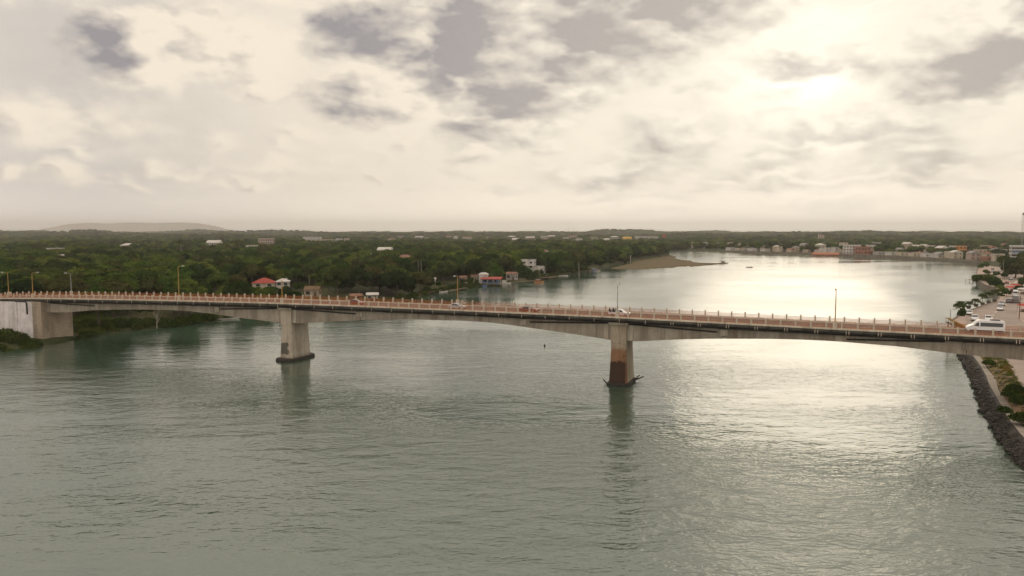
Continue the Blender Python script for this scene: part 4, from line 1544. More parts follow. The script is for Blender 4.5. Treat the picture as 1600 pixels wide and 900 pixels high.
def near_bank(u_, off):
    k = min(int(u_ * (len(NB) - 1)), len(NB) - 2)
    f_ = u_ * (len(NB) - 1) - k
    p = NB[k].lerp(NB[k + 1], f_)
    tg = (NB[min(k + 2, len(NB) - 1)] - NB[max(k - 1, 0)]).normalized()
    return p + Vector((-tg.y, tg.x)) * off


path_pts = [tuple(near_bank(k / 30, 1.75 + .1 * math.sin(k))) for k in range(31)] + [tuple(near_bank(k / 30, 2.9 + .12 * math.sin(k * 1.3))) for k in range(30, -1, -1)]
sheet('path', path_pts, 1.72, MAT['walk_concrete'], .6)

simple('wet_rock', (.026, .021, .017), .75, 0, .4, .45, .8)
simple('dry_rock', (.10, .082, .066), .9, 0, .25, .4, .8)
rev = empty('rock_revetment', (*near_bank(.5, 2), 0))
tag(rev, 'dark riprap of loose rocks along the near right bank', 'revetment')
RX, RY = rev.location.x, rev.location.y
m_ = MB()
m_.loft([[(*(near_bank(k / 40, -.8) - Vector((RX, RY))), -.8), (*(near_bank(k / 40, -.2) - Vector((RX, RY))), .4), (*(near_bank(k / 40, .9) - Vector((RX, RY))), 1.25), (*(near_bank(k / 40, 1.8) - Vector((RX, RY))), 1.68)] for k in range(41)], close=False, caps=False)
m_.obj('rock_bed', MAT['wet_rock'], rev)
rocks = []
for k in range(8):
    bm = bmesh.new()
    bmesh.ops.create_icosphere(bm, subdivisions=1, radius=1)
    rg = np.random.default_rng(500 + k)
    for v in bm.verts:
        v.co *= rg.uniform(.7, 1.25)
        v.co.z *= .7
    me = bpy.data.meshes.new('rock')
    bm.to_mesh(me)
    bm.free()
    me.materials.append(MAT['wet_rock' if k < 6 else 'dry_rock'])
    rocks.append(me)
for k in range(296):
    u_ = random.uniform(.12, .98)
    off = random.triangular(-.9, 1.6, .2)
    p = near_bank(u_, off)
    o_ = link('rock', rocks[random.randrange(6 if off < 1.2 else 8)], None, rev)
    s_ = random.uniform(.25, .5) * (1.7 if random.random() < .1 else 1)
    zb = np.interp(off, [-.9, -.2, .9, 1.8], [-.2, .4, 1.25, 1.6])
    o_.location = (p.x - RX, p.y - RY, zb)
    o_.rotation_euler = (random.uniform(-.5, .5), random.uniform(-.5, .5), random.uniform(0, 6.28))
    o_.scale = (s_ * random.uniform(.8, 1.4), s_, s_ * random.uniform(.6, 1.1))


rv_, rf_ = [], []
iv1 = np.array([v.co[:] for v in rocks[0].vertices])
if1 = np.array([list(p.vertices) for p in rocks[0].polygons])
for k in range(1500):                                   # smaller stones that fill the gaps
    off = random.triangular(-.7, 1.7, .6)
    p = near_bank(random.uniform(.08, .99), off)
    s_ = random.uniform(.14, .32)
    zb = np.interp(off, [-.9, -.2, .9, 1.8], [-.2, .4, 1.25, 1.6])
    q = iv1 * rng.uniform(.75, 1.25, iv1.shape) * s_ * np.array([1.2, 1, .8])
    rv_.append(q + np.array([p.x - RX, p.y - RY, zb]))
    rf_.append(if1 + k * len(iv1))
so = link('small_rock', np_mesh('small_rock', np.concatenate(rv_), np.concatenate(rf_), MAT['wet_rock']), None, rev)
so['kind'] = 'stuff'
road_poly = np.array(ROAD_L + ROAD_R[::-1])
g_, sec = [], 7
for k in range(41):
    u_ = .03 + .9 * k / 40
    off = 3.2
    while off < 24 and not inside(np.array([tuple(near_bank(u_, off))]), road_poly)[0]:
        off += .3
    g_.append([tuple(near_bank(u_, 2.95 + (off + .1 - 2.95) * j / (sec - 1))) for j in range(sec)])
g_ = np.array(g_).reshape(-1, 2)
gz_ = np.minimum(land_z(g_) + .14, 2.612) + .05 * fbm(g_[:, 0] * 6, g_[:, 1] * 6, 10, 14)
gz_ = np.maximum(np.minimum(gz_, 2.612), 1.74)
i_, j_ = np.meshgrid(np.arange(40), np.arange(sec - 1), indexing='ij')
q_ = (i_ * sec + j_).ravel()
slope_me = np_mesh('bank_slope', np.concatenate([g_, gz_[:, None]], 1), np.stack([q_, q_ + 1, q_ + sec + 1, q_ + sec], 1), MAT['dry_earth'], True)
tag(link('bank_slope', slope_me), kind='structure')


def tufts(name, label, spots, mat, hmin, hmax, seed, blades=26):
    rg = np.random.default_rng(seed)
    Vs = []
    for x_, y_, z_ in spots:
        n_ = blades
        a_ = rg.uniform(0, 6.28, n_)
        r_ = rg.uniform(0, .55, n_)
        b0 = np.stack([x_ + r_ * np.cos(a_), y_ + r_ * np.sin(a_), np.full(n_, z_ - .05)], 1)
        ln = rg.normal(0, .28, (n_, 2))
        h_ = rg.uniform(hmin, hmax, n_)
        w_ = rg.uniform(.05, .11, n_)
        pr = rg.uniform(0, 6.28, n_)
        sd = np.stack([np.cos(pr) * w_, np.sin(pr) * w_, np.zeros(n_)], 1)
        tip = b0 + np.concatenate([ln * h_[:, None], h_[:, None]], 1)
        Vs.append(np.stack([b0 - sd, b0 + sd, tip], 1).reshape(-1, 3))
    V_ = np.concatenate(Vs)
    me = np_mesh(name, V_, np.arange(len(V_)).reshape(-1, 3), MAT[mat])
    return tag(link(name, me), label, 'grass', kind='stuff')


gp_ = np.array([tuple(near_bank(random.uniform(.02, .95), random.triangular(3.1, 22, 6))) for k in range(3600)])
gp_ = gp_[~inside(gp_, np.array(ROAD_L + [(p[0] + 60, p[1]) for p in ROAD_R[::-1]]))]
gp_ = np.concatenate([gp_, land_z(gp_)[:, None]], 1)
f_ = fbm(gp_[:, 0], gp_[:, 1], 10, 14) > -.3
sp1, sp2 = gp_[f_], gp_[~f_]
tufts('dry_grass', 'rust-brown dry grass on the near right bank', sp1, 'dry_grass', .2, .55, 1)
tufts('grass', 'yellow-green grass patches on the near right bank', sp2, 'grass_blades', .2, .5, 2)
for k, (px_, py_, r_, h_, lb) in enumerate([(1586, 612, 1.8, 1.5, 'large round green shrub on the near right bank below the road'), (1577, 617, 1.3, 1.0, 'green shrub leaning on the large round one on the right bank'),
                                            (1594, 628, 1.7, 1.4, 'shrub at the picture edge on the near right bank'), (1545, 568, 1.4, 1.0, 'yellow-green shrub under the bridge on the right bank'), (1570, 642, 1.2, .9, 'low olive shrub beside the riverside path'),
                                            (1597, 655, 1.9, 1.2, 'dark shrub at the frame edge low on the right bank')]):
    x_, y_, _ = at(px_, py_, 2.6)
    shrub(lb, x_, y_, r_, h_, 'shrubs on the near right bank', k=k, z_=2.5)
# rubble lying on the slope
for k in range(26):
    p = near_bank(random.uniform(.15, .75), random.uniform(3.3, 7))
    o_ = link('boulder', rocks[6 + k % 2], None)
    o_.location = (p.x, p.y, min(gz(p.x, p.y) + .16, 2.62))
    s_ = random.uniform(.25, .6)
    o_.scale = (s_ * 1.3, s_, s_ * .7)
    o_.rotation_euler = (0, 0, random.uniform(0, 6))
    tag(o_, 'pale rubble stone lying in the grass of the near right bank', 'stone', 'rubble on the near right bank')

# ------------------------------------------------------------------ trees
# palms and other single trees that stand out on the left bank
PALM_SPOTS = []
for px_, pt, pb, r_, lb in ((653.5, 398, 432, 3.4, 'tall royal palm with pale trunk, left one of the twin palms by the river'), (658.5, 397, 433, 3.3, 'tall royal palm with pale trunk, right one of the twin palms by the river'),
                            (561, 404, 430, 3.6, 'coconut palm with pale trunk rising out of the dense trees behind the first span'), (484, 415, 450, 3.0, 'slender palm behind the railing right of the red-roofed house'),
                            (375, 377, 400, 4.2, 'dark palm top above the wood left of the long white house'), (283, 377, 400, 4.0, 'dark palm top on the skyline above the tall yellow lamp post'), (440, 392, 415, 3.4, 'palm crown showing in the wood above the red-roofed house'),
                            (585, 395, 418, 3.4, 'palm crown among the trees left of the twin palms'), (905, 402, 424, 2.6, 'lone palm at the edge of the mangroves near the sandbar')):
    x_, y_, _ = at(px_, pb, 3)
    d_ = ray(px_, pt)
    zt = CAM_Z + d_[2] / d_[1] * y_
    zg = gz(x_, y_)
    PALM_SPOTS.append((lb, x_, y_, max(zt - zg, 5), r_, zg))
    CLEAR.append((x_, y_, 6.5))
    LOWER.append((x_, y_, 5.5, 90, max(zt - zg, 5) * .42))
    palm(lb, x_, y_, max(zt - zg, 5), r_ * 1.3, 'palms on the left bank', z_=zg, fat=.95)

cl = np.array(CLEAR)
lw = np.array(LOWER)
B_S = lambda P_: ((P_ - ORG) @ U, -(P_ - ORG) @ Nn)


def scatter(r0, r1, cell, a0=-44, a1=44):
    c_ = []
    n_ = int(2 * r1 / cell) + 2
    gx, gy = np.meshgrid((np.arange(n_) - n_ / 2) * cell, np.arange(0, int(r1 / cell) + 1) * cell)
    P_ = np.stack([gx.ravel(), gy.ravel()], 1) + rng.uniform(-.42, .42, (gx.size, 2)) * cell
    r_ = np.hypot(*P_.T)
    a_ = np.degrees(np.arctan2(P_[:, 0], P_[:, 1]))
    P_ = P_[(r_ >= r0) & (r_ < r1) & (a_ > a0) & (a_ < a1)]
    d_ = sdist(P_)
    k_ = d_ > 3
    P_, d_ = P_[k_], d_[k_]
    k_ = ~inside(P_, SPIT_POLY)
    return P_[k_], d_[k_]


def prune(P_, d_, H_, mid=.62):
    """drop trees that stand on houses; lower those in front of them"""
    ok = np.ones(len(P_), bool)
    for x_, y_, r_ in cl:
        ok &= np.hypot(P_[:, 0] - x_, P_[:, 1] - y_) > r_
    Z_ = land_z(P_, d_)
    H_ = H_.copy()
    for x_, y_, hw, depth, zt in lw:
        D_ = math.hypot(x_, y_)
        ux, uy = -x_ / D_, -y_ / D_
        al = (P_[:, 0] - x_) * ux + (P_[:, 1] - y_) * uy
        la = np.abs(-(P_[:, 0] - x_) * uy + (P_[:, 1] - y_) * ux)
        f_ = (al > -2) & (al < depth) & (la < hw + 2.5)
        zh = float(np.interp(0, [0], [0])) + gz(x_, y_) + zt * mid
        lim = zh + (CAM_Z - zh) * np.clip(al, 0, None) / D_ - Z_
        H_ = np.where(f_, np.minimum(H_, lim), H_)
    ok &= H_ > 1.6
    return P_[ok], d_[ok], H_[ok], Z_[ok]


PA, dA = scatter(190, 620, 9.2)
sA, tA = B_S(PA)
k_ = ~((np.abs(tA) < 10)) & (tA > 0)
grassy = [at(490, 467, 2)[:2], at(140, 503, 2)[:2], at(500, 468, 2)[:2]]
for gx_, gy_ in grassy:
    k_ &= np.hypot(PA[:, 0] - gx_, PA[:, 1] - gy_) > 11
rightside = (PA[:, 0] > .25 * PA[:, 1])
k_ &= ~rightside
# the shore between the bridge and the sandbar is lived on: keep a strip open
shore_open = (PA[:, 1] > 395) & (PA[:, 1] < 470) & (dA < 7)
k_ &= ~(shore_open & (rng.random(len(PA)) < .6))
PA, dA = PA[k_], dA[k_]
HA = rng.uniform(6, 15, len(PA)) * (1 + .4 * fbm(PA[:, 0], PA[:, 1], 7, 12))
HA = np.clip(HA, 4.5, 13.0)
PA, dA, HA, ZA = prune(PA, dA, HA)
dist = np.hypot(*PA.T)
azA = np.degrees(np.arctan2(PA[:, 0], PA[:, 1]))
order = np.argsort(dist + 400 * (np.abs(azA) > 36.5))
NEAR = order[:286]
REST = order[286:]
for i in NEAR:
    h_ = float(HA[i])
    r_ = h_ * random.uniform(.46, .68)
    dd = dist[i]
    px_ = 800 + FPX * PA[i, 0] / PA[i, 1]
    where = next(n2 for lim_, n2 in ((70, 'above the yellow lamp posts at the left end'), (130, 'behind the slim grey lamp post'), (215, 'around the roofless grey house'), (330, 'around the tall yellow lamp post'), (400, 'left of the red-roofed house'),
                                     (470, 'around the red-roofed house'), (545, 'behind the first pier'), (620, 'behind the red car'), (9999, 'by the river beyond the bridge')) if px_ < lim_)
    where = ('in front ' if dd < 270 else ('midway back ' if dd < 330 else 'far back ')) + where
    size = 'tall' if h_ > 10.5 else ('small' if h_ < 6 else 'broad')
    tree('broadleaf_tree', '%s leafy tree, %s' % (size, where), float(PA[i, 0]), float(PA[i, 1]), r_, h_, '%s trees %s' % (size, where), z_=float(ZA[i]))
cR = HA[REST] * rng.uniform(.36, .52, len(REST))
zmid = ZA[REST] + np.maximum(HA[REST] - 5.0, 1.0)
low = HA[REST] < 5.5
woodland('woodland', 'dense green wood filling the left bank beyond the nearest trees', np.stack([PA[REST][~low, 0], PA[REST][~low, 1], zmid[~low]], 1), 4.6, 8.0, (.7, 1.1))
woodland('thicket', 'low thicket in the gaps of the wood on the left bank', np.stack([PA[REST][low, 0], PA[REST][low, 1], ZA[REST][low] + HA[REST][low] * .5], 1), 1.8, 2.6, (.6, .9))

PB, dB = scatter(620, 1350, 10.0)
inl = ((PB[:, 0] > 150) & (PB[:, 0] > .235 * PB[:, 1])) | ((PB[:, 0] > .25 * PB[:, 1]) & (PB[:, 1] < 700))
town = inl & (dB < 330)
k_ = ~(inl & (dB < 26)) & ~(town & (rng.random(len(PB)) < .5))
PB, dB = PB[k_], dB[k_]
HB = rng.uniform(6.5, 12.5, len(PB)) * (1 + .25 * fbm(PB[:, 0], PB[:, 1], 6, 11))
PB, dB, HB, ZB = prune(PB, dB, HB, .3)
woodland('distant_woodland', 'hazier wood behind the left bank and between the far houses', np.stack([PB[:, 0], PB[:, 1], ZB + np.maximum(HB - 5, .5)], 1), 5.2, 8.6, (.65, .95))
PC, dC = scatter(1350, 5600, 30.0)
HC = np.full(len(PC), 12.0)
PC, dC, HC, ZC = prune(PC, dC, HC, .1)
woodland('hill_forest', 'wooded hills fading into the haze along the skyline', np.stack([PC[:, 0], PC[:, 1], ZC + 2], 1), 9, 16, (.5, .8))

# bare pale tree under the left span
x_, y_, _ = at(245, 511, .8)
bt = empty('bare_tree', (x_, y_, .6), 0)
tag(bt, 'leafless pale grey tree at the water under the left span', 'tree')
m_ = MB()
rb_ = random.Random(3)
m_.tube([(0, 0, -.2), (.1, 0, 2), (.15, .1, 3.2)], [.2, .15, .12], 6)
m_.obj('trunk', MAT['pale_bark'], bt)
for k in range(9):
    a_ = k * .72
    l_ = rb_.uniform(1.3, 2.6)
    q = Vector((.12, .05, 1.2 + .25 * k))
    e2 = q + Vector((math.cos(a_) * l_ * .6, math.sin(a_) * l_ * .5, l_))
    br_ = MB()
    br_.tube([q, q.lerp(e2, .5) + Vector((0, 0, .15)), e2], [.08, .05, .02], 5)
    for j in range(3):
        f_ = q.lerp(e2, .45 + .18 * j)
        br_.tube([f_, f_ + Vector((rb_.uniform(-.7, .7), rb_.uniform(-.7, .7), rb_.uniform(.4, 1)))], [.03, .012], 4)
    br_.obj('branch', MAT['pale_bark'], bt)

# undergrowth by the left abutment and along the left shore
for k, (px_, py_, r_, h_, lb) in enumerate([(8, 532, 3.6, 3.4, 'big dark shrub below the white wall at the left edge'), (28, 533, 3.0, 2.7, 'dark green shrub below the white wing wall'), (46, 537, 2.4, 1.7, 'low shrub at the foot of the wing wall next to the abutment'), (-20, 530, 4, 3.6, 'dark shrub half outside the left edge of the picture'),
                                            (14, 541, 2.2, 1.4, 'low dark shrub at the waterline below the white wall'), (118, 516, 3.0, 2.8, 'bright green shrub just right of the abutment'), (138, 511, 3.2, 2.6, 'yellow-green shrub under the bridge beside the abutment'), (150, 513, 2.6, 2.2, 'green shrub spreading to the water right of the abutment'),
                                            (128, 523, 2.2, 1.5, 'low green shrub at the waterline by the abutment'), (165, 512, 3.0, 2.6, 'dark shrub on the shore under the left span'), (188, 510, 3.2, 2.8, 'dense shrub under the left span'), (210, 508, 3.0, 2.4, 'olive shrub left of the bare tree'),
                                            (232, 506, 2.8, 2.2, 'dark shrub behind the bare tree'), (262, 505, 3.2, 2.6, 'dark shrub right of the bare tree'), (285, 502, 3.0, 2.8, 'round shrub hanging over the dark green water'), (305, 499, 3.2, 3.0, 'dark shrub on the shore near the moored barge'), (328, 496, 3.0, 2.8, 'dark shrub left of the moored barge'),
                                            (720, 449, 2.2, 1.6, 'low shrub on the shore below the lamp post'), (735, 446.5, 2.6, 1.8, 'spreading shrub on the point left of the boathouse'), (748, 445, 2.4, 1.6, 'shrub on the point beside the boathouse'), (952, 412, 5, 3.4, 'bright green bush behind the sandbar inlet'), (940, 414, 4, 2.8, 'bush at the mouth of the sandbar inlet')]):
    x_, y_, _ = at(px_, py_, 1.2)
    e_ = shrub(lb, x_, y_, r_, h_, 'shrubs along the left shore', k=k)
    if px_ < 60 or 160 < px_ < 340:
        e_.children[0].data = SHRUBS[k % 4]
rs2 = random.Random(9)
LS = [Vector(p) for p in LEFT_SHORE]
k = 0
for i in range(3, len(LS) - 1):
    seg = LS[i + 1] - LS[i]
    n2 = Vector((-seg.y, seg.x)).normalized()
    for j in range(max(1, int(seg.length / 3.6))):
        p = LS[i].lerp(LS[i + 1], (j + rs2.random()) / max(1, int(seg.length / 3.6))) + n2 * rs2.uniform(.6, 3.2)
        s_, t_ = B_S(np.array([[p.x, p.y]]))
        if abs(t_[0]) < 6 or p.y < 150 or (420 < p.y < 445 and p.x > -24) or rs2.random() < .25:
            continue
        where = 'at the left edge below the white wall' if t_[0] < 0 else ('under and behind the left span' if p.y < 262 else ('behind the bridge between the first pier and the boats' if p.y < 335 else ('between the twin palms and the boathouse' if p.y < 420 else 'between the tiered house and the sandbar')))
        shrub('low shrub at the waterline %s' % where, p.x, p.y, rs2.uniform(1.5, 3.0), rs2.uniform(1.2, 2.8), 'waterline shrubs %s' % where, k=k)
        k += 1
sp = []
for k in range(900):
    a_ = random.choice([(495, 470, 40, 6), (140, 500, 30, 12), (150, 512, 30, 8)])
    x_, y_, _ = at(a_[0] + random.gauss(0, a_[2] * .5), a_[1] + random.gauss(0, a_[3] * .4), 2)
    sp.append((x_, y_))
sp = np.array(sp)
f_ = (sdist(sp) > 1) & (B_S(sp)[1] > 5)
sp = np.concatenate([sp, land_z(sp)[:, None]], 1)[f_]
tufts('meadow_grass', 'bright green grass in clearings behind the bridge', sp, 'grass_blades', .4, 1.1, 3)

# ------------------------------------------------------------------ vehicles
def paint(name, col):
    m, t, o = new_mat(name)
    b = principled(t, o, col, .35, 0, .5)
    b.inputs['Coat Weight'].default_value = .6
    b.inputs['Coat Roughness'].default_value = .12
    return m


for nm, c_ in dict(white=(.70, .69, .70), red=(.20, .025, .02), silver=(.42, .44, .47), grey=(.18, .18, .19), black=(.02, .02, .022), blue=(.05, .09, .2), maroon=(.13, .025, .025)).items():
    paint('paint_' + nm, c_)
m, t, o = new_mat('car_glass')
principled(t, o, (.012, .014, .016), .08, 0, .8)
simple('head_lamp', (.75, .74, .7), .2)
simple('tail_lamp', (.30, .012, .012), .3)
wheel_me = MB().tube([(0, -.11, 0), (0, .11, 0)], .33, 16).mesh('wheel', MAT['black_rubber'])
rim_me = MB().tube([(0, -.125, 0), (0, .125, 0)], .2, 12).mesh('rim', MAT['chrome'])

CARS = {
    # profile (x, z) of the body, belt height, half width, wheel x, side glass polygons, screen/rear glass edges, wheel scale
    'sedan': dict(p=[(-2.2, .32), (-2.25, .75), (-2.15, .98), (-1.55, 1.03), (-.95, 1.40), (-.3, 1.47), (.3, 1.43), (1.05, 1.0), (1.95, .85), (2.2, .68), (2.22, .32)], belt=.98, w=.87, wx=(-1.35, 1.35),
                  side=[[(-1.35, 1.02), (-.92, 1.33), (-.35, 1.39), (-.35, 1.0)], [(-.28, 1.0), (-.28, 1.4), (.25, 1.36), (.85, 1.0)]], front=((1.05, 1.0), (.3, 1.43)), rear=((-1.55, 1.03), (-.95, 1.40))),
    'hatch': dict(p=[(-1.9, .32), (-1.98, .8), (-1.85, 1.05), (-1.45, 1.45), (-.7, 1.55), (.2, 1.52), (1.0, 1.06), (1.75, .9), (1.95, .7), (1.97, .32)], belt=1.02, w=.85, wx=(-1.2, 1.22),
                  side=[[(-1.45, 1.08), (-1.25, 1.4), (-.4, 1.47), (-.4, 1.05)], [(-.32, 1.05), (-.32, 1.47), (.15, 1.44), (.8, 1.06)]], front=((1.0, 1.06), (.2, 1.52)), rear=((-1.85, 1.05), (-1.45, 1.45))),
    'suv': dict(p=[(-2.2, .4), (-2.27, .95), (-2.2, 1.15), (-1.95, 1.72), (-1.2, 1.80), (.1, 1.77), (.95, 1.18), (1.95, 1.05), (2.2, .85), (2.23, .4)], belt=1.15, w=.94, wx=(-1.35, 1.38),
                side=[[(-1.95, 1.2), (-1.8, 1.62), (-1.1, 1.68), (-1.1, 1.18)], [(-1.02, 1.18), (-1.02, 1.69), (-.4, 1.69), (-.4, 1.16)], [(-.32, 1.16), (-.32, 1.69), (.05, 1.66), (.75, 1.18)]], front=((.95, 1.18), (.1, 1.77)), rear=((-2.2, 1.15), (-1.95, 1.72))),
    'van': dict(p=[(-3.45, .38), (-3.5, 1.2), (-3.42, 2.45), (-3.25, 2.66), (1.0, 2.72), (1.55, 2.6), (2.35, 1.72), (3.2, 1.32), (3.45, 1.0), (3.47, .38)], belt=1.35, w=1.0, wx=(-1.95, 2.25),
                side=[[(-3.05, 1.42), (-3.05, 2.2), (1.05, 2.22), (1.05, 1.42)], [(1.3, 1.42), (1.3, 2.2), (1.72, 2.12), (2.2, 1.5)]], front=((2.35, 1.72), (1.55, 2.6)), rear=((-3.5, 1.4), (-3.42, 2.35))),
    'truck': dict(p=[(-3.2, .6), (-3.2, 2.9), (1.2, 2.9), (1.25, 2.3), (2.3, 2.3), (2.75, 1.5), (3.1, 1.35), (3.15, .5)], belt=1.5, w=1.1, wx=(-1.9, 2.1),
                  side=[[(1.5, 1.5), (1.5, 2.15), (2.2, 2.15), (2.5, 1.5)]], front=((2.75, 1.5), (2.3, 2.3)), rear=((-3.2, 1.0), (-3.2, 1.3))),
    'pickup': dict(p=[(-2.65, .5), (-2.7, 1.05), (-.72, 1.08), (-.62, 1.72), (-.1, 1.80), (.55, 1.76), (1.25, 1.14), (2.3, 1.02), (2.6, .85), (2.62, .45)], belt=1.1, w=.95, wx=(-1.65, 1.65),
                   side=[[(-.5, 1.15), (-.48, 1.63), (.02, 1.68), (.02, 1.13)], [(.1, 1.13), (.1, 1.68), (.5, 1.66), (1.05, 1.15)]], front=((1.25, 1.14), (.55, 1.76)), rear=((-.72, 1.15), (-.62, 1.70))),
}


def vehicle(kind, name, label, cat, loc, rz, col, group=None, detail=True):
    C_ = CARS[kind]
    p, belt, w_ = C_['p'], C_['belt'], C_['w']
    top = max(z_ for _, z_ in p)

    def yw(z_):
        return w_ * (1 - .17 * max(0, (z_ - belt) / (top - belt)))
    e_ = empty(name, loc, rz)
    tag(e_, label, cat, group)
    m_ = MB()
    secs = []
    for f_, sx, dz in ((-1, .985, .03), (-.93, 1, 0), (.93, 1, 0), (1, .985, .03)):
        secs.append([(x_ * sx, f_ * yw(z_), z_ - dz if z_ > .6 else z_) for x_, z_ in p])
    m_.loft(secs)
    m_.obj('body', MAT['paint_' + col], e_)
    for s_ in (-1, 1):
        for poly in C_['side']:
            q = MB()
            q.add([(x_, s_ * (yw(z_) + .012), z_) for x_, z_ in poly] + [(x_, s_ * (yw(z_) - .01), z_) for x_, z_ in poly],
                  [tuple(range(len(poly))), tuple(range(2 * len(poly) - 1, len(poly) - 1, -1))] + [(k, (k + 1) % len(poly), (k + 1) % len(poly) + len(poly), k + len(poly)) for k in range(len(poly))])
            q.obj('side_window', MAT['car_glass'], e_)
    for nm, ((xa, za), (xb, zb)) in (('windscreen', C_['front']), ('rear_window', C_['rear'])):
        a_, b_ = Vector((xa, 0, za)), Vector((xb, 0, zb))
        nrm = Vector((-(zb - za), 0, xb - xa)).normalized()
        if (nm == 'windscreen') != (nrm.x > 0):
            nrm = -nrm
        a2, b2 = a_.lerp(b_, .1) + nrm * .014, a_.lerp(b_, .93) + nrm * .014
        wa, wb = yw(a2.z) * .86, yw(b2.z) * .86
        q = MB()
        q.add([(a2.x, -wa, a2.z), (a2.x, wa, a2.z), (b2.x, wb, b2.z), (b2.x, -wb, b2.z)], [(0, 1, 2, 3)])
        q.obj(nm, MAT['car_glass'], e_)
    for wx in C_['wx']:
        for s_ in (-1, 1):
            q = link('wheel', wheel_me, None, e_, loc=(wx, s_ * (w_ - .08), .33))
            link('rim', rim_me, None, q)
    xf, xr = max(x_ for x_, _ in p), min(x_ for x_, _ in p)
    zl = .72 if kind in ('sedan', 'hatch') else .9
    for s_ in (-1, 1):
        MB().box(xf - .16, xf - .0, s_ * w_ * .72 - .2, s_ * w_ * .72 + .2, zl - .1, zl + .1).obj('headlight', MAT['head_lamp'], e_)
        MB().box(xr - .02, xr + .1, s_ * w_ * .82 - .11, s_ * w_ * .82 + .11, zl - .05, zl + .28).obj('tail_light', MAT['tail_lamp'], e_)
    MB().box(xf - .08, xf + .04, -w_ * .9, w_ * .9, .34, .54).obj('bumper', MAT['black_plastic'], e_)
    MB().box(xr - .04, xr + .08, -w_ * .9, w_ * .9, .34, .54).obj('bumper', MAT['black_plastic'], e_)
    return e_


def on_bridge(px, t_):
    d_ = ray(px, 490)
    k = (ORG @ Nn - t_) / (d_[:2] @ Nn)
    q = d_[:2] * k
    s_ = float((q - ORG) @ U)
    return s_, b2w(s_, t_, deck_z(s_) + .052)


def slope(s_):
    return math.atan2(deck_z(s_ + 3) - deck_z(s_ - 3), 6)


for px_, t_, kd, col, fl, nm, lb, ct in ((557, -1.75, 'hatch', 'red', 0, 'car', 'dark red car on the bridge just right of the first pier', 'car'), (714, -1.75, 'sedan', 'silver', 0, 'car', 'silver car on the bridge in front of a lamp post', 'car'),
                                         (826, -1.75, 'sedan', 'maroon', 0, 'car', 'dark red car at mid-bridge approaching the second pier', 'car'), (968, -1.75, 'pickup', 'white', 0, 'pickup_truck', 'white pickup truck with people in its bed above the second pier', 'pickup truck'),
                                         (1540, 1.75, 'van', 'white', 1, 'passenger_van', 'long white passenger van with dark windows at the right end of the bridge', 'van')):
    s_, loc = on_bridge(px_, t_)
    v = vehicle(kd, nm, lb, ct, loc, BRZ + (math.pi if fl else 0), col, 'vehicles on the bridge')
    v.rotation_euler = (0, -slope(s_) * (-1 if fl else 1), BRZ + (math.pi if fl else 0))
    vk = .8 if kd in ('van', 'pickup') else .86
    v.scale = (vk, vk, vk)
    if kd == 'van':
        MB().box(-2.6, -.9, -.55, .55, 2.70, 2.86).obj('roof_unit', MAT['black_plastic'], v)
        MB().box(-3.2, 3.0, -1.015, -.99, .42, .62).obj('sill_trim', MAT['black_plastic'], v)
        MB().box(-3.2, 3.0, .99, 1.015, .42, .62).obj('sill_trim', MAT['black_plastic'], v)
    if kd == 'pickup':
        MB().box(-2.55, -.8, -.8, .8, 1.09, 1.10).obj('bed_floor', MAT['black_plastic'], v)
        for s2 in (-1, 1):
            MB().tube([(-2.5, s2 * .8, 1.06), (-2.5, s2 * .8, 1.5), (-.8, s2 * .8, 1.55), (-.8, s2 * .8, 1.06)], .03, 6).obj('bed_rail', MAT['black_plastic'], v)
        truck, truck_s, truck_loc = v, s_, loc

# people riding in the pickup bed
m, t, o = new_mat('person_dark')
co = t.n('ShaderNodeTexCoord').outputs['Object']
z_ = t.sep(co)[2]
c = t.mix(t.math('GREATER_THAN', z_, .60), (.028, .028, .034), (.17, .085, .055))
principled(t, o, c, .8)
m, t, o = new_mat('person_light')
co = t.n('ShaderNodeTexCoord').outputs['Object']
z_ = t.sep(co)[2]
c = t.mix(t.math('GREATER_THAN', z_, .60), t.mix(t.math('GREATER_THAN', z_, .16), (.03, .032, .045), (.30, .27, .25)), (.17, .085, .055))
principled(t, o, c, .8)
simple('hair', (.012, .01, .009), .6)
J = [((0, 0, .1), .14), ((0, 0, .3), .13), ((0, 0, .48), .15), ((0, 0, .60), .06), ((.01, 0, .72), .095), ((.02, 0, .80), .085), ((.105, 0, .74), .02)]
E_ = [(0, 1), (1, 2), (2, 3), (3, 4), (4, 5), (4, 6)]
for s_ in (-1, 1):
    k = len(J)
    J += [((0, s_ * .19, .5), .06), ((.08, s_ * .25, .28), .045), ((.26, s_ * .2, .2), .035), ((.35, s_ * .17, .2), .03)]
    E_ += [(2, k), (k, k + 1), (k + 1, k + 2), (k + 2, k + 3)]
    k = len(J)
    J += [((.08, s_ * .1, .08), .09), ((.42, s_ * .14, .24), .07), ((.5, s_ * .14, -.02), .05), ((.6, s_ * .14, -.05), .045)]
    E_ += [(0, k), (k, k + 1), (k + 1, k + 2), (k + 2, k + 3)]


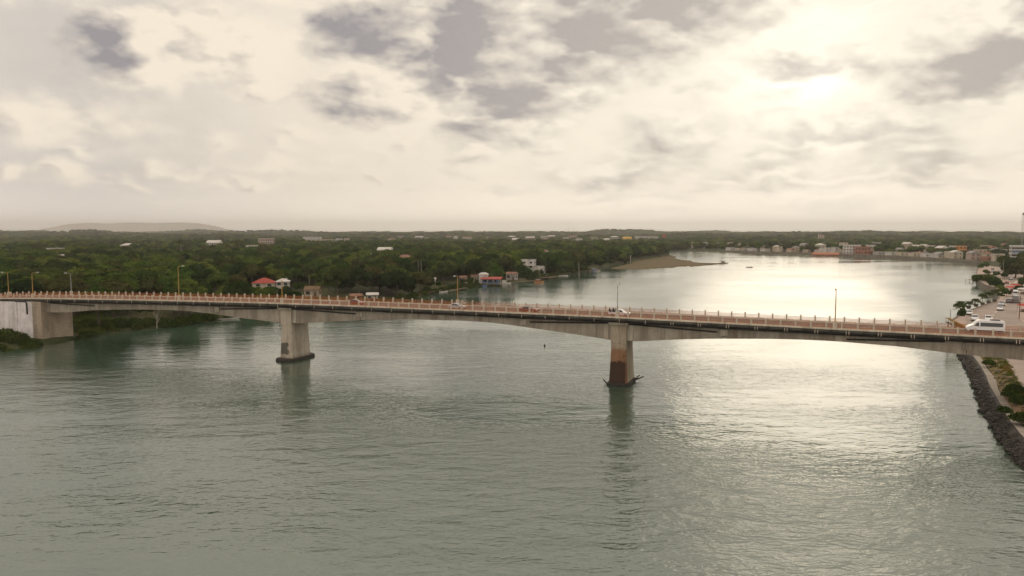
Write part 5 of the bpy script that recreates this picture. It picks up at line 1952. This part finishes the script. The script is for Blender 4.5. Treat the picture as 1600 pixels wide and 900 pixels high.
def seated(mat, label, loc, rz):
    me = bpy.data.meshes.new('person')
    me.from_pydata([j[0] for j in J], E_, [])
    me.materials.append(MAT[mat])
    o_ = link('person', me)
    o_.location = loc
    o_.rotation_euler = (0, 0, rz)
    sk = o_.modifiers.new('skin', 'SKIN')
    if not me.skin_vertices:
        bm = bmesh.new()
        bm.from_mesh(me)
        bm.verts.layers.skin.verify()
        bm.to_mesh(me)
        bm.free()
    for v, (_, r_) in zip(me.skin_vertices[0].data, J):
        v.radius = (r_, r_)
    me.skin_vertices[0].data[0].use_root = True
    o_.modifiers.new('sub', 'SUBSURF').render_levels = 1
    hr = MB()
    hr.tube([(.0, 0, .755), (-.01, 0, .82), (-.01, 0, .875), (-.01, 0, .895)], [.105, .108, .075, .02], 10)
    hr.obj('hair', MAT['hair'], o_)
    tag(o_, label, 'person', 'people riding in the pickup bed')
    return o_


for a_, b_, mt, rz, lb in ((-2.35, -.45, 'person_dark', 1.4, 'person in dark clothes seated at the very back of the pickup bed'), (-1.75, .55, 'person_light', -1.5, 'person in a light top seated in the middle of the pickup bed'), (-1.3, -.5, 'person_dark', 1.6, 'person in dark clothes seated behind the middle of the pickup bed'),
                           (-1.0, .3, 'person_dark', .1, 'person in dark clothes seated against the cab of the pickup')):
    z0 = deck_z(truck_s + a_ * .8) + .052 + 1.10 * .8
    seated(mt, lb, b2w(truck_s + a_ * .8, -1.75 + b_ * .8, z0), BRZ + rz).scale = (.85, .85, .85)

# vehicles on the quay road
QC = [(1523, 501, 'suv', 'white', 'white car facing the bridge on the quay road, nearest the promenade'), (1544, 502, 'suv', 'white', 'white car behind the van roof on the quay road'), (1563, 485, 'hatch', 'white', 'white car in the middle of the quay road, front one of two'),
      (1565, 478, 'suv', 'silver', 'silver car close behind the white car on the quay road'), (1577, 473, 'suv', 'grey', 'grey car on the quay road left of the dark truck'), (1588, 473, 'truck', 'grey', 'dark box truck on the quay road'), (1587, 463, 'van', 'white', 'white van farther along the quay road behind the box truck'),
      (1515, 492, 'hatch', 'white', 'small white car parked by the palm planters'), (1573, 444, 'hatch', 'red', 'small red car far along the quay road'), (1582, 455, 'hatch', 'red', 'red car on the quay road beyond the white van'), (1551, 422, 'sedan', 'grey', 'grey car parked on the plaza farthest out'), (1551, 426, 'sedan', 'silver', 'silver car parked on the plaza'),
      (1570, 431, 'van', 'white', 'white van parked by the trees at the plaza'), (1562, 424, 'hatch', 'white', 'small white car at the far end of the quay road'), (1580, 437, 'sedan', 'white', 'white car under the big tree at the plaza'), (1594, 441, 'hatch', 'blue', 'blue car at the right edge beyond the big tree')]
RL, RRn = np.array(ROAD_L), np.array(ROAD_R)
for px_, py_, kd, col, lb in QC:
    x_, y_, _ = at(px_, py_, 2.64)
    k = int(np.argmin(np.hypot(*(np.array(mid) - (x_, y_)).T)))
    a_, b_ = mid[max(k - 1, 0)], mid[min(k + 1, len(mid) - 1)]
    hd = math.atan2(b_[1] - a_[1], b_[0] - a_[0])
    if px_ < 1570 and py_ > 470:
        hd += math.pi
    onroad = inside(np.array([[x_, y_]]), np.array(ROAD_L + ROAD_R[::-1]))[0]
    vehicle(kd, 'parked_car' if kd != 'truck' else 'box_truck', lb, 'truck' if kd == 'truck' else ('van' if kd == 'van' else 'car'), (x_, y_, 2.625 if onroad else 2.745), hd, col, 'vehicles on the quay')

# ------------------------------------------------------------------ quay furniture
simple('planter', (.10, .075, .055), .85, 0, .3, .3, 2)
for k, (px_, py_, h_) in enumerate([(1503, 486.5, 1.9), (1513.5, 482.5, 2.2), (1525, 479.5, 2.5), (1535, 477, 3.9), (1544.5, 474, 3.7), (1554, 472, 4.3)]):
    x_, y_, _ = at(px_, py_, 2.75)
    pl = MB()
    pl.tube([(0, 0, 0), (0, 0, .15), (0, 0, 1.0), (0, 0, 1.1)], [.5, .62, .78, .82], 12)
    po = pl.obj('planter', MAT['planter'], None, (x_, y_, 2.744))
    nth = ['first', 'second', 'third', 'fourth', 'fifth', 'sixth'][k]
    tag(po, 'round brown planter on the promenade, %s from the bridge' % nth, 'planter', 'planters along the promenade')
    palm('small palm in the %s promenade planter from the bridge' % nth, x_, y_, h_ - .6, 1.7, 'palms along the promenade', k=k, z_=3.7)
for k, (px_, py_, h_, lb) in enumerate([(1497, 493, 5.0, 'bushy dark palm at the bridge end of the promenade'), (1500.5, 491, 5.4, 'palm leaning over the sea wall beside the bushy one')]):
    x_, y_, _ = at(px_, py_, 2.75)
    palm(lb, x_, y_, h_ - 1.2, 1.6, 'palms along the promenade', z_=2.744)
    shrub('dark shrub at the foot of the %s promenade palm' % ('bushy' if k == 0 else 'leaning'), x_ + .5, y_ - .6, 1.2, 2.2, 'shrubs by the promenade', z_=2.744)
for k, (px_, py_, r_, h_) in enumerate([(1531, 439.5, 4.2, 4.4), (1537, 441, 4.6, 5.0), (1544, 443, 5.0, 5.8), (1551, 446, 4.4, 5.0), (1557, 449, 3.4, 3.8), (1563, 453, 2.6, 3.0), (1566, 459, 2.2, 3.4), (1563, 466, 1.6, 2.6)]):
    x_, y_, _ = at(px_, py_, 1.8)
    tree('mangrove', 'dark mangrove bush at the sea wall, %s from the jetty' % ['first', 'second', 'third', 'fourth', 'fifth', 'sixth', 'seventh', 'eighth'][k], x_, y_, r_, h_, 'mangroves along the sea wall', k=k, z_=1.6, zs=.7)
for px_, py_, r_, h_, lb in [(1586, 434, 8.5, 12.5, 'big dark spreading tree at the right end of the plaza'), (1600, 436, 8, 11.5, 'dark tree at the right edge behind the plaza'), (1578, 424, 5, 9, 'round tree behind the plaza left of the big spreading one'), (1569, 437, 2.6, 4.5, 'small tree on the quay near the mangroves'),
                             (1555, 434, 2.4, 4.2, 'small round tree on the plaza'), (1540, 431.5, 2.4, 4.4, 'small tree on the plaza near the jetty'), (1541, 417, 3.6, 4.5, 'dark tree at the tip of the plaza'), (1533, 420, 2.6, 3.4, 'low tree at the water end of the plaza'), (1597, 452, 3.5, 6, 'tree at the right edge by the quay stalls'),
                             (1590, 457, 2.2, 3.4, 'small tree among the quay stalls'), (1572, 463, 2.0, 3.0, 'shrubby tree where the sea wall bends'), (1594, 418, 5, 9, 'tree in front of the banded hotel'), (1565, 416, 5, 8, 'tree behind the far end of the quay road')]:
    x_, y_, _ = at(px_, py_, 2.7)
    tree('quay_tree', lb, x_, y_, r_, h_, 'trees on the quay', z_=2.65)
for px_, pt, pb, lb in ((1567, 401, 436, 'tall shaggy palm standing over the plaza'), (1572, 405, 432, 'second tall palm over the plaza just behind the shaggy one')):
    x_, y_, _ = at(px_, pb, 2.7)
    d_ = ray(px_, pt)
    palm(lb, x_, y_, CAM_Z + d_[2] / d_[1] * y_ - 2.7, 4.0, 'tall palms at the plaza', z_=2.7)


def pole_lamp(name, label, px_, pb, pt, mat, cat='street lamp', head=True, z_=2.74):
    x_, y_, _ = at(px_, pb, z_)
    d_ = ray(px_, pt)
    h_ = CAM_Z + d_[2] / d_[1] * y_ - z_
    e_ = empty(name, (x_, y_, z_), 0)
    tag(e_, label, cat)
    MB().tube([(0, 0, 0), (0, 0, h_)], [.14, .09], 7).obj('pole', mat, e_)
    if head:
        MB().tube([(0, 0, h_ - .1), (.5, 0, h_ + .1), (1.1, 0, h_ + .12)], .05, 5).obj('arm', mat, e_)
        MB().box(.9, 1.6, -.15, .15, h_ + .12, h_ + .3).obj('lamp_head', MAT['gray_metal'], e_)
    else:
        MB().box(-.9, .9, -.06, .06, h_ - .9, h_ - .75).obj('crossarm', mat, e_)
        for q in (-.7, 0, .7):
            MB().tube([(q, 0, h_ - .745), (q, 0, h_ - .55)], .05, 6).obj('insulator', MAT['gray_metal'], e_)
    return e_


pole_lamp('street_lamp', 'thin grey lamp post at the sea wall just beyond the bridge', 1484.5, 503, 484, MAT['gray_metal'], z_=2.74)
pole_lamp('utility_pole', 'dark wooden utility pole at the right side of the quay road', 1592.5, 498, 463, MAT['bark'], 'utility pole', False)

# awning stalls on the quay
simple('awning_red', (.40, .06, .045), .8)
simple('awning_white', (.6, .57, .53), .8)
for k, (px_, py_, mt, lb) in enumerate([(1579, 456.5, 'awning_red', 'market stall with red awning on the quay'), (1586, 452.5, 'awning_red', 'red-roofed stall farther along the quay'), (1592, 448.5, 'awning_white', 'white-roofed stall under the quay trees'), (1598, 459.5, 'awning_white', 'white-roofed stall at the right edge of the quay'),
                                        (1600, 487, 'awning_red', 'red-awning kiosk right of the utility pole')]):
    x_, y_, _ = at(px_, py_, 2.75)
    e_ = empty('market_stall', (x_, y_, 2.73), random.uniform(-.3, .3))
    tag(e_, lb, 'stall', 'stalls on the quay')
    MB().frustum((-1.7, 1.7, -1.5, 1.5), (-1.2, 1.2, -.9, .9), 2.15, 2.75).obj('awning', MAT[mt], e_)
    for a_ in (-1.5, 1.5):
        for b_ in (-1.3, 1.3):
            MB().tube([(a_, b_, 0), (a_, b_, 2.147)], .05, 6).obj('post', MAT['gray_metal'], e_)
    MB().box(-1.3, 1.3, -.9, -.3, 0.01, .95).obj('counter', MAT['door_wood'], e_)

# yellow-railed boarding ramp at the bridge end of the promenade
A_ = Vector(at(1513, 519, 2.8))
B_ = Vector(at(1480, 502.5, 5.6))
dv = (B_ - A_)
gw = empty('gangway', A_, math.atan2(dv.y, dv.x))
tag(gw, 'sloping gangway with bright yellow handrails rising from the promenade behind the bridge at right', 'gangway')
L_ = math.hypot(dv.x, dv.y)
dz = dv.z
m_ = MB()
m_.add([(0, -.9, 0), (L_, -.9, dz), (L_, .9, dz), (0, .9, 0), (0, -.9, -.3), (L_, -.9, dz - .3), (L_, .9, dz - .3), (0, .9, -.3)], [(0, 1, 2, 3), (7, 6, 5, 4), (0, 4, 5, 1), (1, 5, 6, 2), (2, 6, 7, 3), (3, 7, 4, 0)])
m_.obj('walkway', MAT['quay_concrete'], gw)
for q in (-.85, .85):
    MB().tube([(0, q, 1.05), (L_, q, dz + 1.05)], .16, 6).obj('handrail', MAT['yellow_paint'], gw)
    for k in range(10):
        f_ = k / 9
        MB().tube([(L_ * f_, q, dz * f_), (L_ * f_, q, dz * f_ + 1.0)], .05, 5).obj('baluster', MAT['yellow_paint'], gw)
for f_ in (.4, .95):
    gx = A_ + dv * f_
    MB().tube([(L_ * f_, 0, dz * f_ - .3), (L_ * f_, 0, -A_.z - .5)], .16, 8).obj('column', MAT['quay_concrete'], gw)


# ------------------------------------------------------------------ docks and boats
def jetty(label, px_, py_, px2, py2, wd=1.6, z_=.9):
    a_, b_ = Vector(at(px_, py_, z_)), Vector(at(px2, py2, z_))
    d_ = b_ - a_
    L_ = d_.length
    e_ = empty('jetty', (a_.x, a_.y, 0), math.atan2(d_.y, d_.x))
    tag(e_, label, 'jetty', 'jetties')
    n_ = max(3, int(L_ / 1.6))
    for k in range(n_):
        MB().box(L_ * k / n_, L_ * (k + .93) / n_, -wd / 2, wd / 2, z_ - .1, z_ + random.uniform(0, .03)).obj('plank', MAT['dock_wood'], e_)
    for k in range(max(2, int(L_ / 5)) + 1):
        for q in (-1, 1):
            xx_ = .2 + (L_ - .4) * k / max(2, int(L_ / 5))
            MB().tube([(xx_, q * (wd / 2 + .08), -1.2), (xx_, q * (wd / 2 + .08), z_ + .5)], .11, 6).obj('pile', MAT['dock_wood'], e_)
    return e_


jetty('wooden jetty at the foot of the twin palms', 648, 460, 676, 455.5, 2.2)
jetty('second wooden jetty just right of the twin palms', 664, 457.5, 692, 452.5, 1.8)
jetty('jetty right of the lamp post below bare branches', 702, 454.5, 728, 449.5, 1.6)
jetty('long jetty in front of the white tiered house', 800, 441, 838, 438, 2)
jetty('long dark jetty under the mangroves right of the white tiered house', 846, 434, 874, 431, 3.0, 1.3)
jetty('short jetty at the mangrove edge before the sandbar', 918, 423.5, 938, 420.5, 2.5)
jetty('boat jetty reaching into the river from the plaza sea wall', 1527, 436.5, 1514, 437.3, 4.0, 1.3)


def boat(label, px_, py_, L_, hull, rz, cabin=None, mast=0, group='boats'):
    x_, y_, _ = at(px_, py_, 0)
    e_ = empty('boat', (x_, y_, 0), rz)
    tag(e_, label, 'boat', group)
    m_ = MB()
    w_ = L_ * .16
    secs = []
    for f_, ww, zk, zs_ in ((-.5, .8, -.1, .55), (-.2, 1, -.25, .5), (.15, .95, -.25, .55), (.38, .55, -.15, .7), (.5, .06, .3, .85)):
        xx_ = f_ * L_
        secs.append([(xx_, -w_ * ww, zs_), (xx_, -w_ * ww * .75, zk), (xx_, w_ * ww * .75, zk), (xx_, w_ * ww, zs_), (xx_, w_ * ww * .85, zs_ - .02), (xx_, w_ * ww * .6, .18), (xx_, -w_ * ww * .6, .18), (xx_, -w_ * ww * .85, zs_ - .02)])
    m_.loft(secs)
    m_.obj('hull', WALLS[hull], e_)
    for f_ in (-.25, .1):
        MB().box(f_ * L_ - .15, f_ * L_ + .15, -w_ * .7, w_ * .7, .34, .4).obj('thwart', MAT['dock_wood'], e_)
    if cabin:
        MB().frustum((-L_ * .3, L_ * .12, -w_ * .65, w_ * .65), (-L_ * .28, L_ * .06, -w_ * .58, w_ * .58), .4, 1.9).obj('cabin', WALLS[cabin], e_)
        MB().box(-L_ * .34, L_ * .14, -w_ * .72, w_ * .72, 1.903, 2.0).obj('cabin_roof', MAT['roof_pale'], e_)
    if mast:
        MB().tube([(L_ * .1, 0, .3), (L_ * .1, 0, mast)], .07, 6).obj('mast', MAT['pale_bark'], e_)
    return e_


boat('small dark motor boat alone on the river right of the sandbar tip', 1171, 418, 6, 'grey', .3, None)
boat('dark boat moored at the tip of the sandbar', 1131, 411.3, 9, 'grey', .1, 'grey')
boat('orange boat with a short mast off the left bank', 842.5, 441.5, 6, 'orange', .4, 'brick', 5.5)
boat('white boat beside the jetty under the twin palms', 684, 455.5, 6, 'white', .5, None)
boat('white open boat moored right of the lamp post', 694, 457, 5.5, 'white', .9, None)
boat('blue boat tied up left of the boathouse', 752, 447.8, 6, 'blue', .2, None)
boat('white boat tied up right of the boathouse', 790, 443.5, 6.5, 'white', .1, 'white')
boat('white boat lying off the long dark jetty', 880, 431.5, 7, 'white', .2, None)
boat('pale boat drawn up at the mouth of the sandbar inlet', 930, 424, 8, 'white', .1, 'blue')
boat('white-decked barge moored under the left span', 352, 499, 10, 'white', .6, None)
x_, y_, _ = at(1127, 410.5, .6)
e_ = empty('marker_post', (x_, y_, .2), 0)
tag(e_, 'slim wooden post frame at the tip of the sandbar', 'marker')
for q in (-1.1, 1.1):
    MB().tube([(q, 0, -.5), (q, 0, 3.4)], .15, 6).obj('post', MAT['bark'], e_)
MB().box(-1.5, 1.5, -.1, .1, 2.9, 3.1).obj('crossbar', MAT['bark'], e_)
x_, y_, _ = at(985, 411, .4)
e_ = empty('beacon', (x_, y_, .3), 0)
tag(e_, 'white beacon post by the sandbar inlet', 'beacon')
MB().tube([(0, 0, 0), (0, 0, 6.5)], [.35, .2], 8).obj('post', WALLS['white'], e_)
MB().tube([(0, 0, 6.503), (0, 0, 7.3)], .4, 8).obj('lantern', WALLS['white'], e_)
MB().box(-1.2, 1.2, -1.2, 1.2, -.3, .5).obj('plinth', MAT['quay_concrete'], e_)
x_, y_, _ = at(851, 540.5, 0)
e_ = empty('buoy', (x_, y_, 0), 0)
tag(e_, 'tiny dark buoy afloat between the two piers', 'buoy')
MB().tube([(0, 0, -.3), (0, 0, .05), (0, 0, .3), (0, 0, .45)], [.14, .26, .2, .06], 10).obj('float', MAT['black_rubber'], e_)
MB().tube([(0, 0, .453), (0, 0, .75)], .04, 6).obj('staff', MAT['black_rubber'], e_)
# stakes in the water off the rocks
for k, (px_, py_) in enumerate(((1533, 637), (1515, 588), (1519, 594))):
    x_, y_, _ = at(px_, py_, 0)
    q = MB()
    q.tube([(0, 0, -.8), (.1, .05, 1.3)], [.14, .1], 6)
    tag(q.obj('mooring_stake', MAT['bark'], None, (x_, y_, 0)), 'dark stake in the water off the right bank rocks, %s from the camera' % ['nearest', 'farthest', 'middle one'][k], 'stake', 'stakes off the right bank')

# give look-alike houses their place in the row
from collections import defaultdict
same = defaultdict(list)
for o_ in scene.objects:
    if o_.get('category') in ('house',) and o_.parent is None:
        same[o_['label']].append(o_)
ORD = ['leftmost', 'second from left', 'third from left', 'fourth from left', 'fifth from left', 'sixth from left', 'seventh from left', 'eighth from left', 'ninth from left', 'tenth from left', 'eleventh from left', 'twelfth from left']
for lb, os_ in same.items():
    if 1 < len(os_):
        os_.sort(key=lambda q: q.location.x / max(q.location.y, 1))
        for k, q in enumerate(os_):
            w_ = ORD[k] if k < len(ORD) else ('rightmost' if k == len(os_) - 1 else 'number %d from left' % (k + 1))
            if k == len(os_) - 1:
                w_ = 'rightmost'
            q['label'] = lb + ', ' + w_
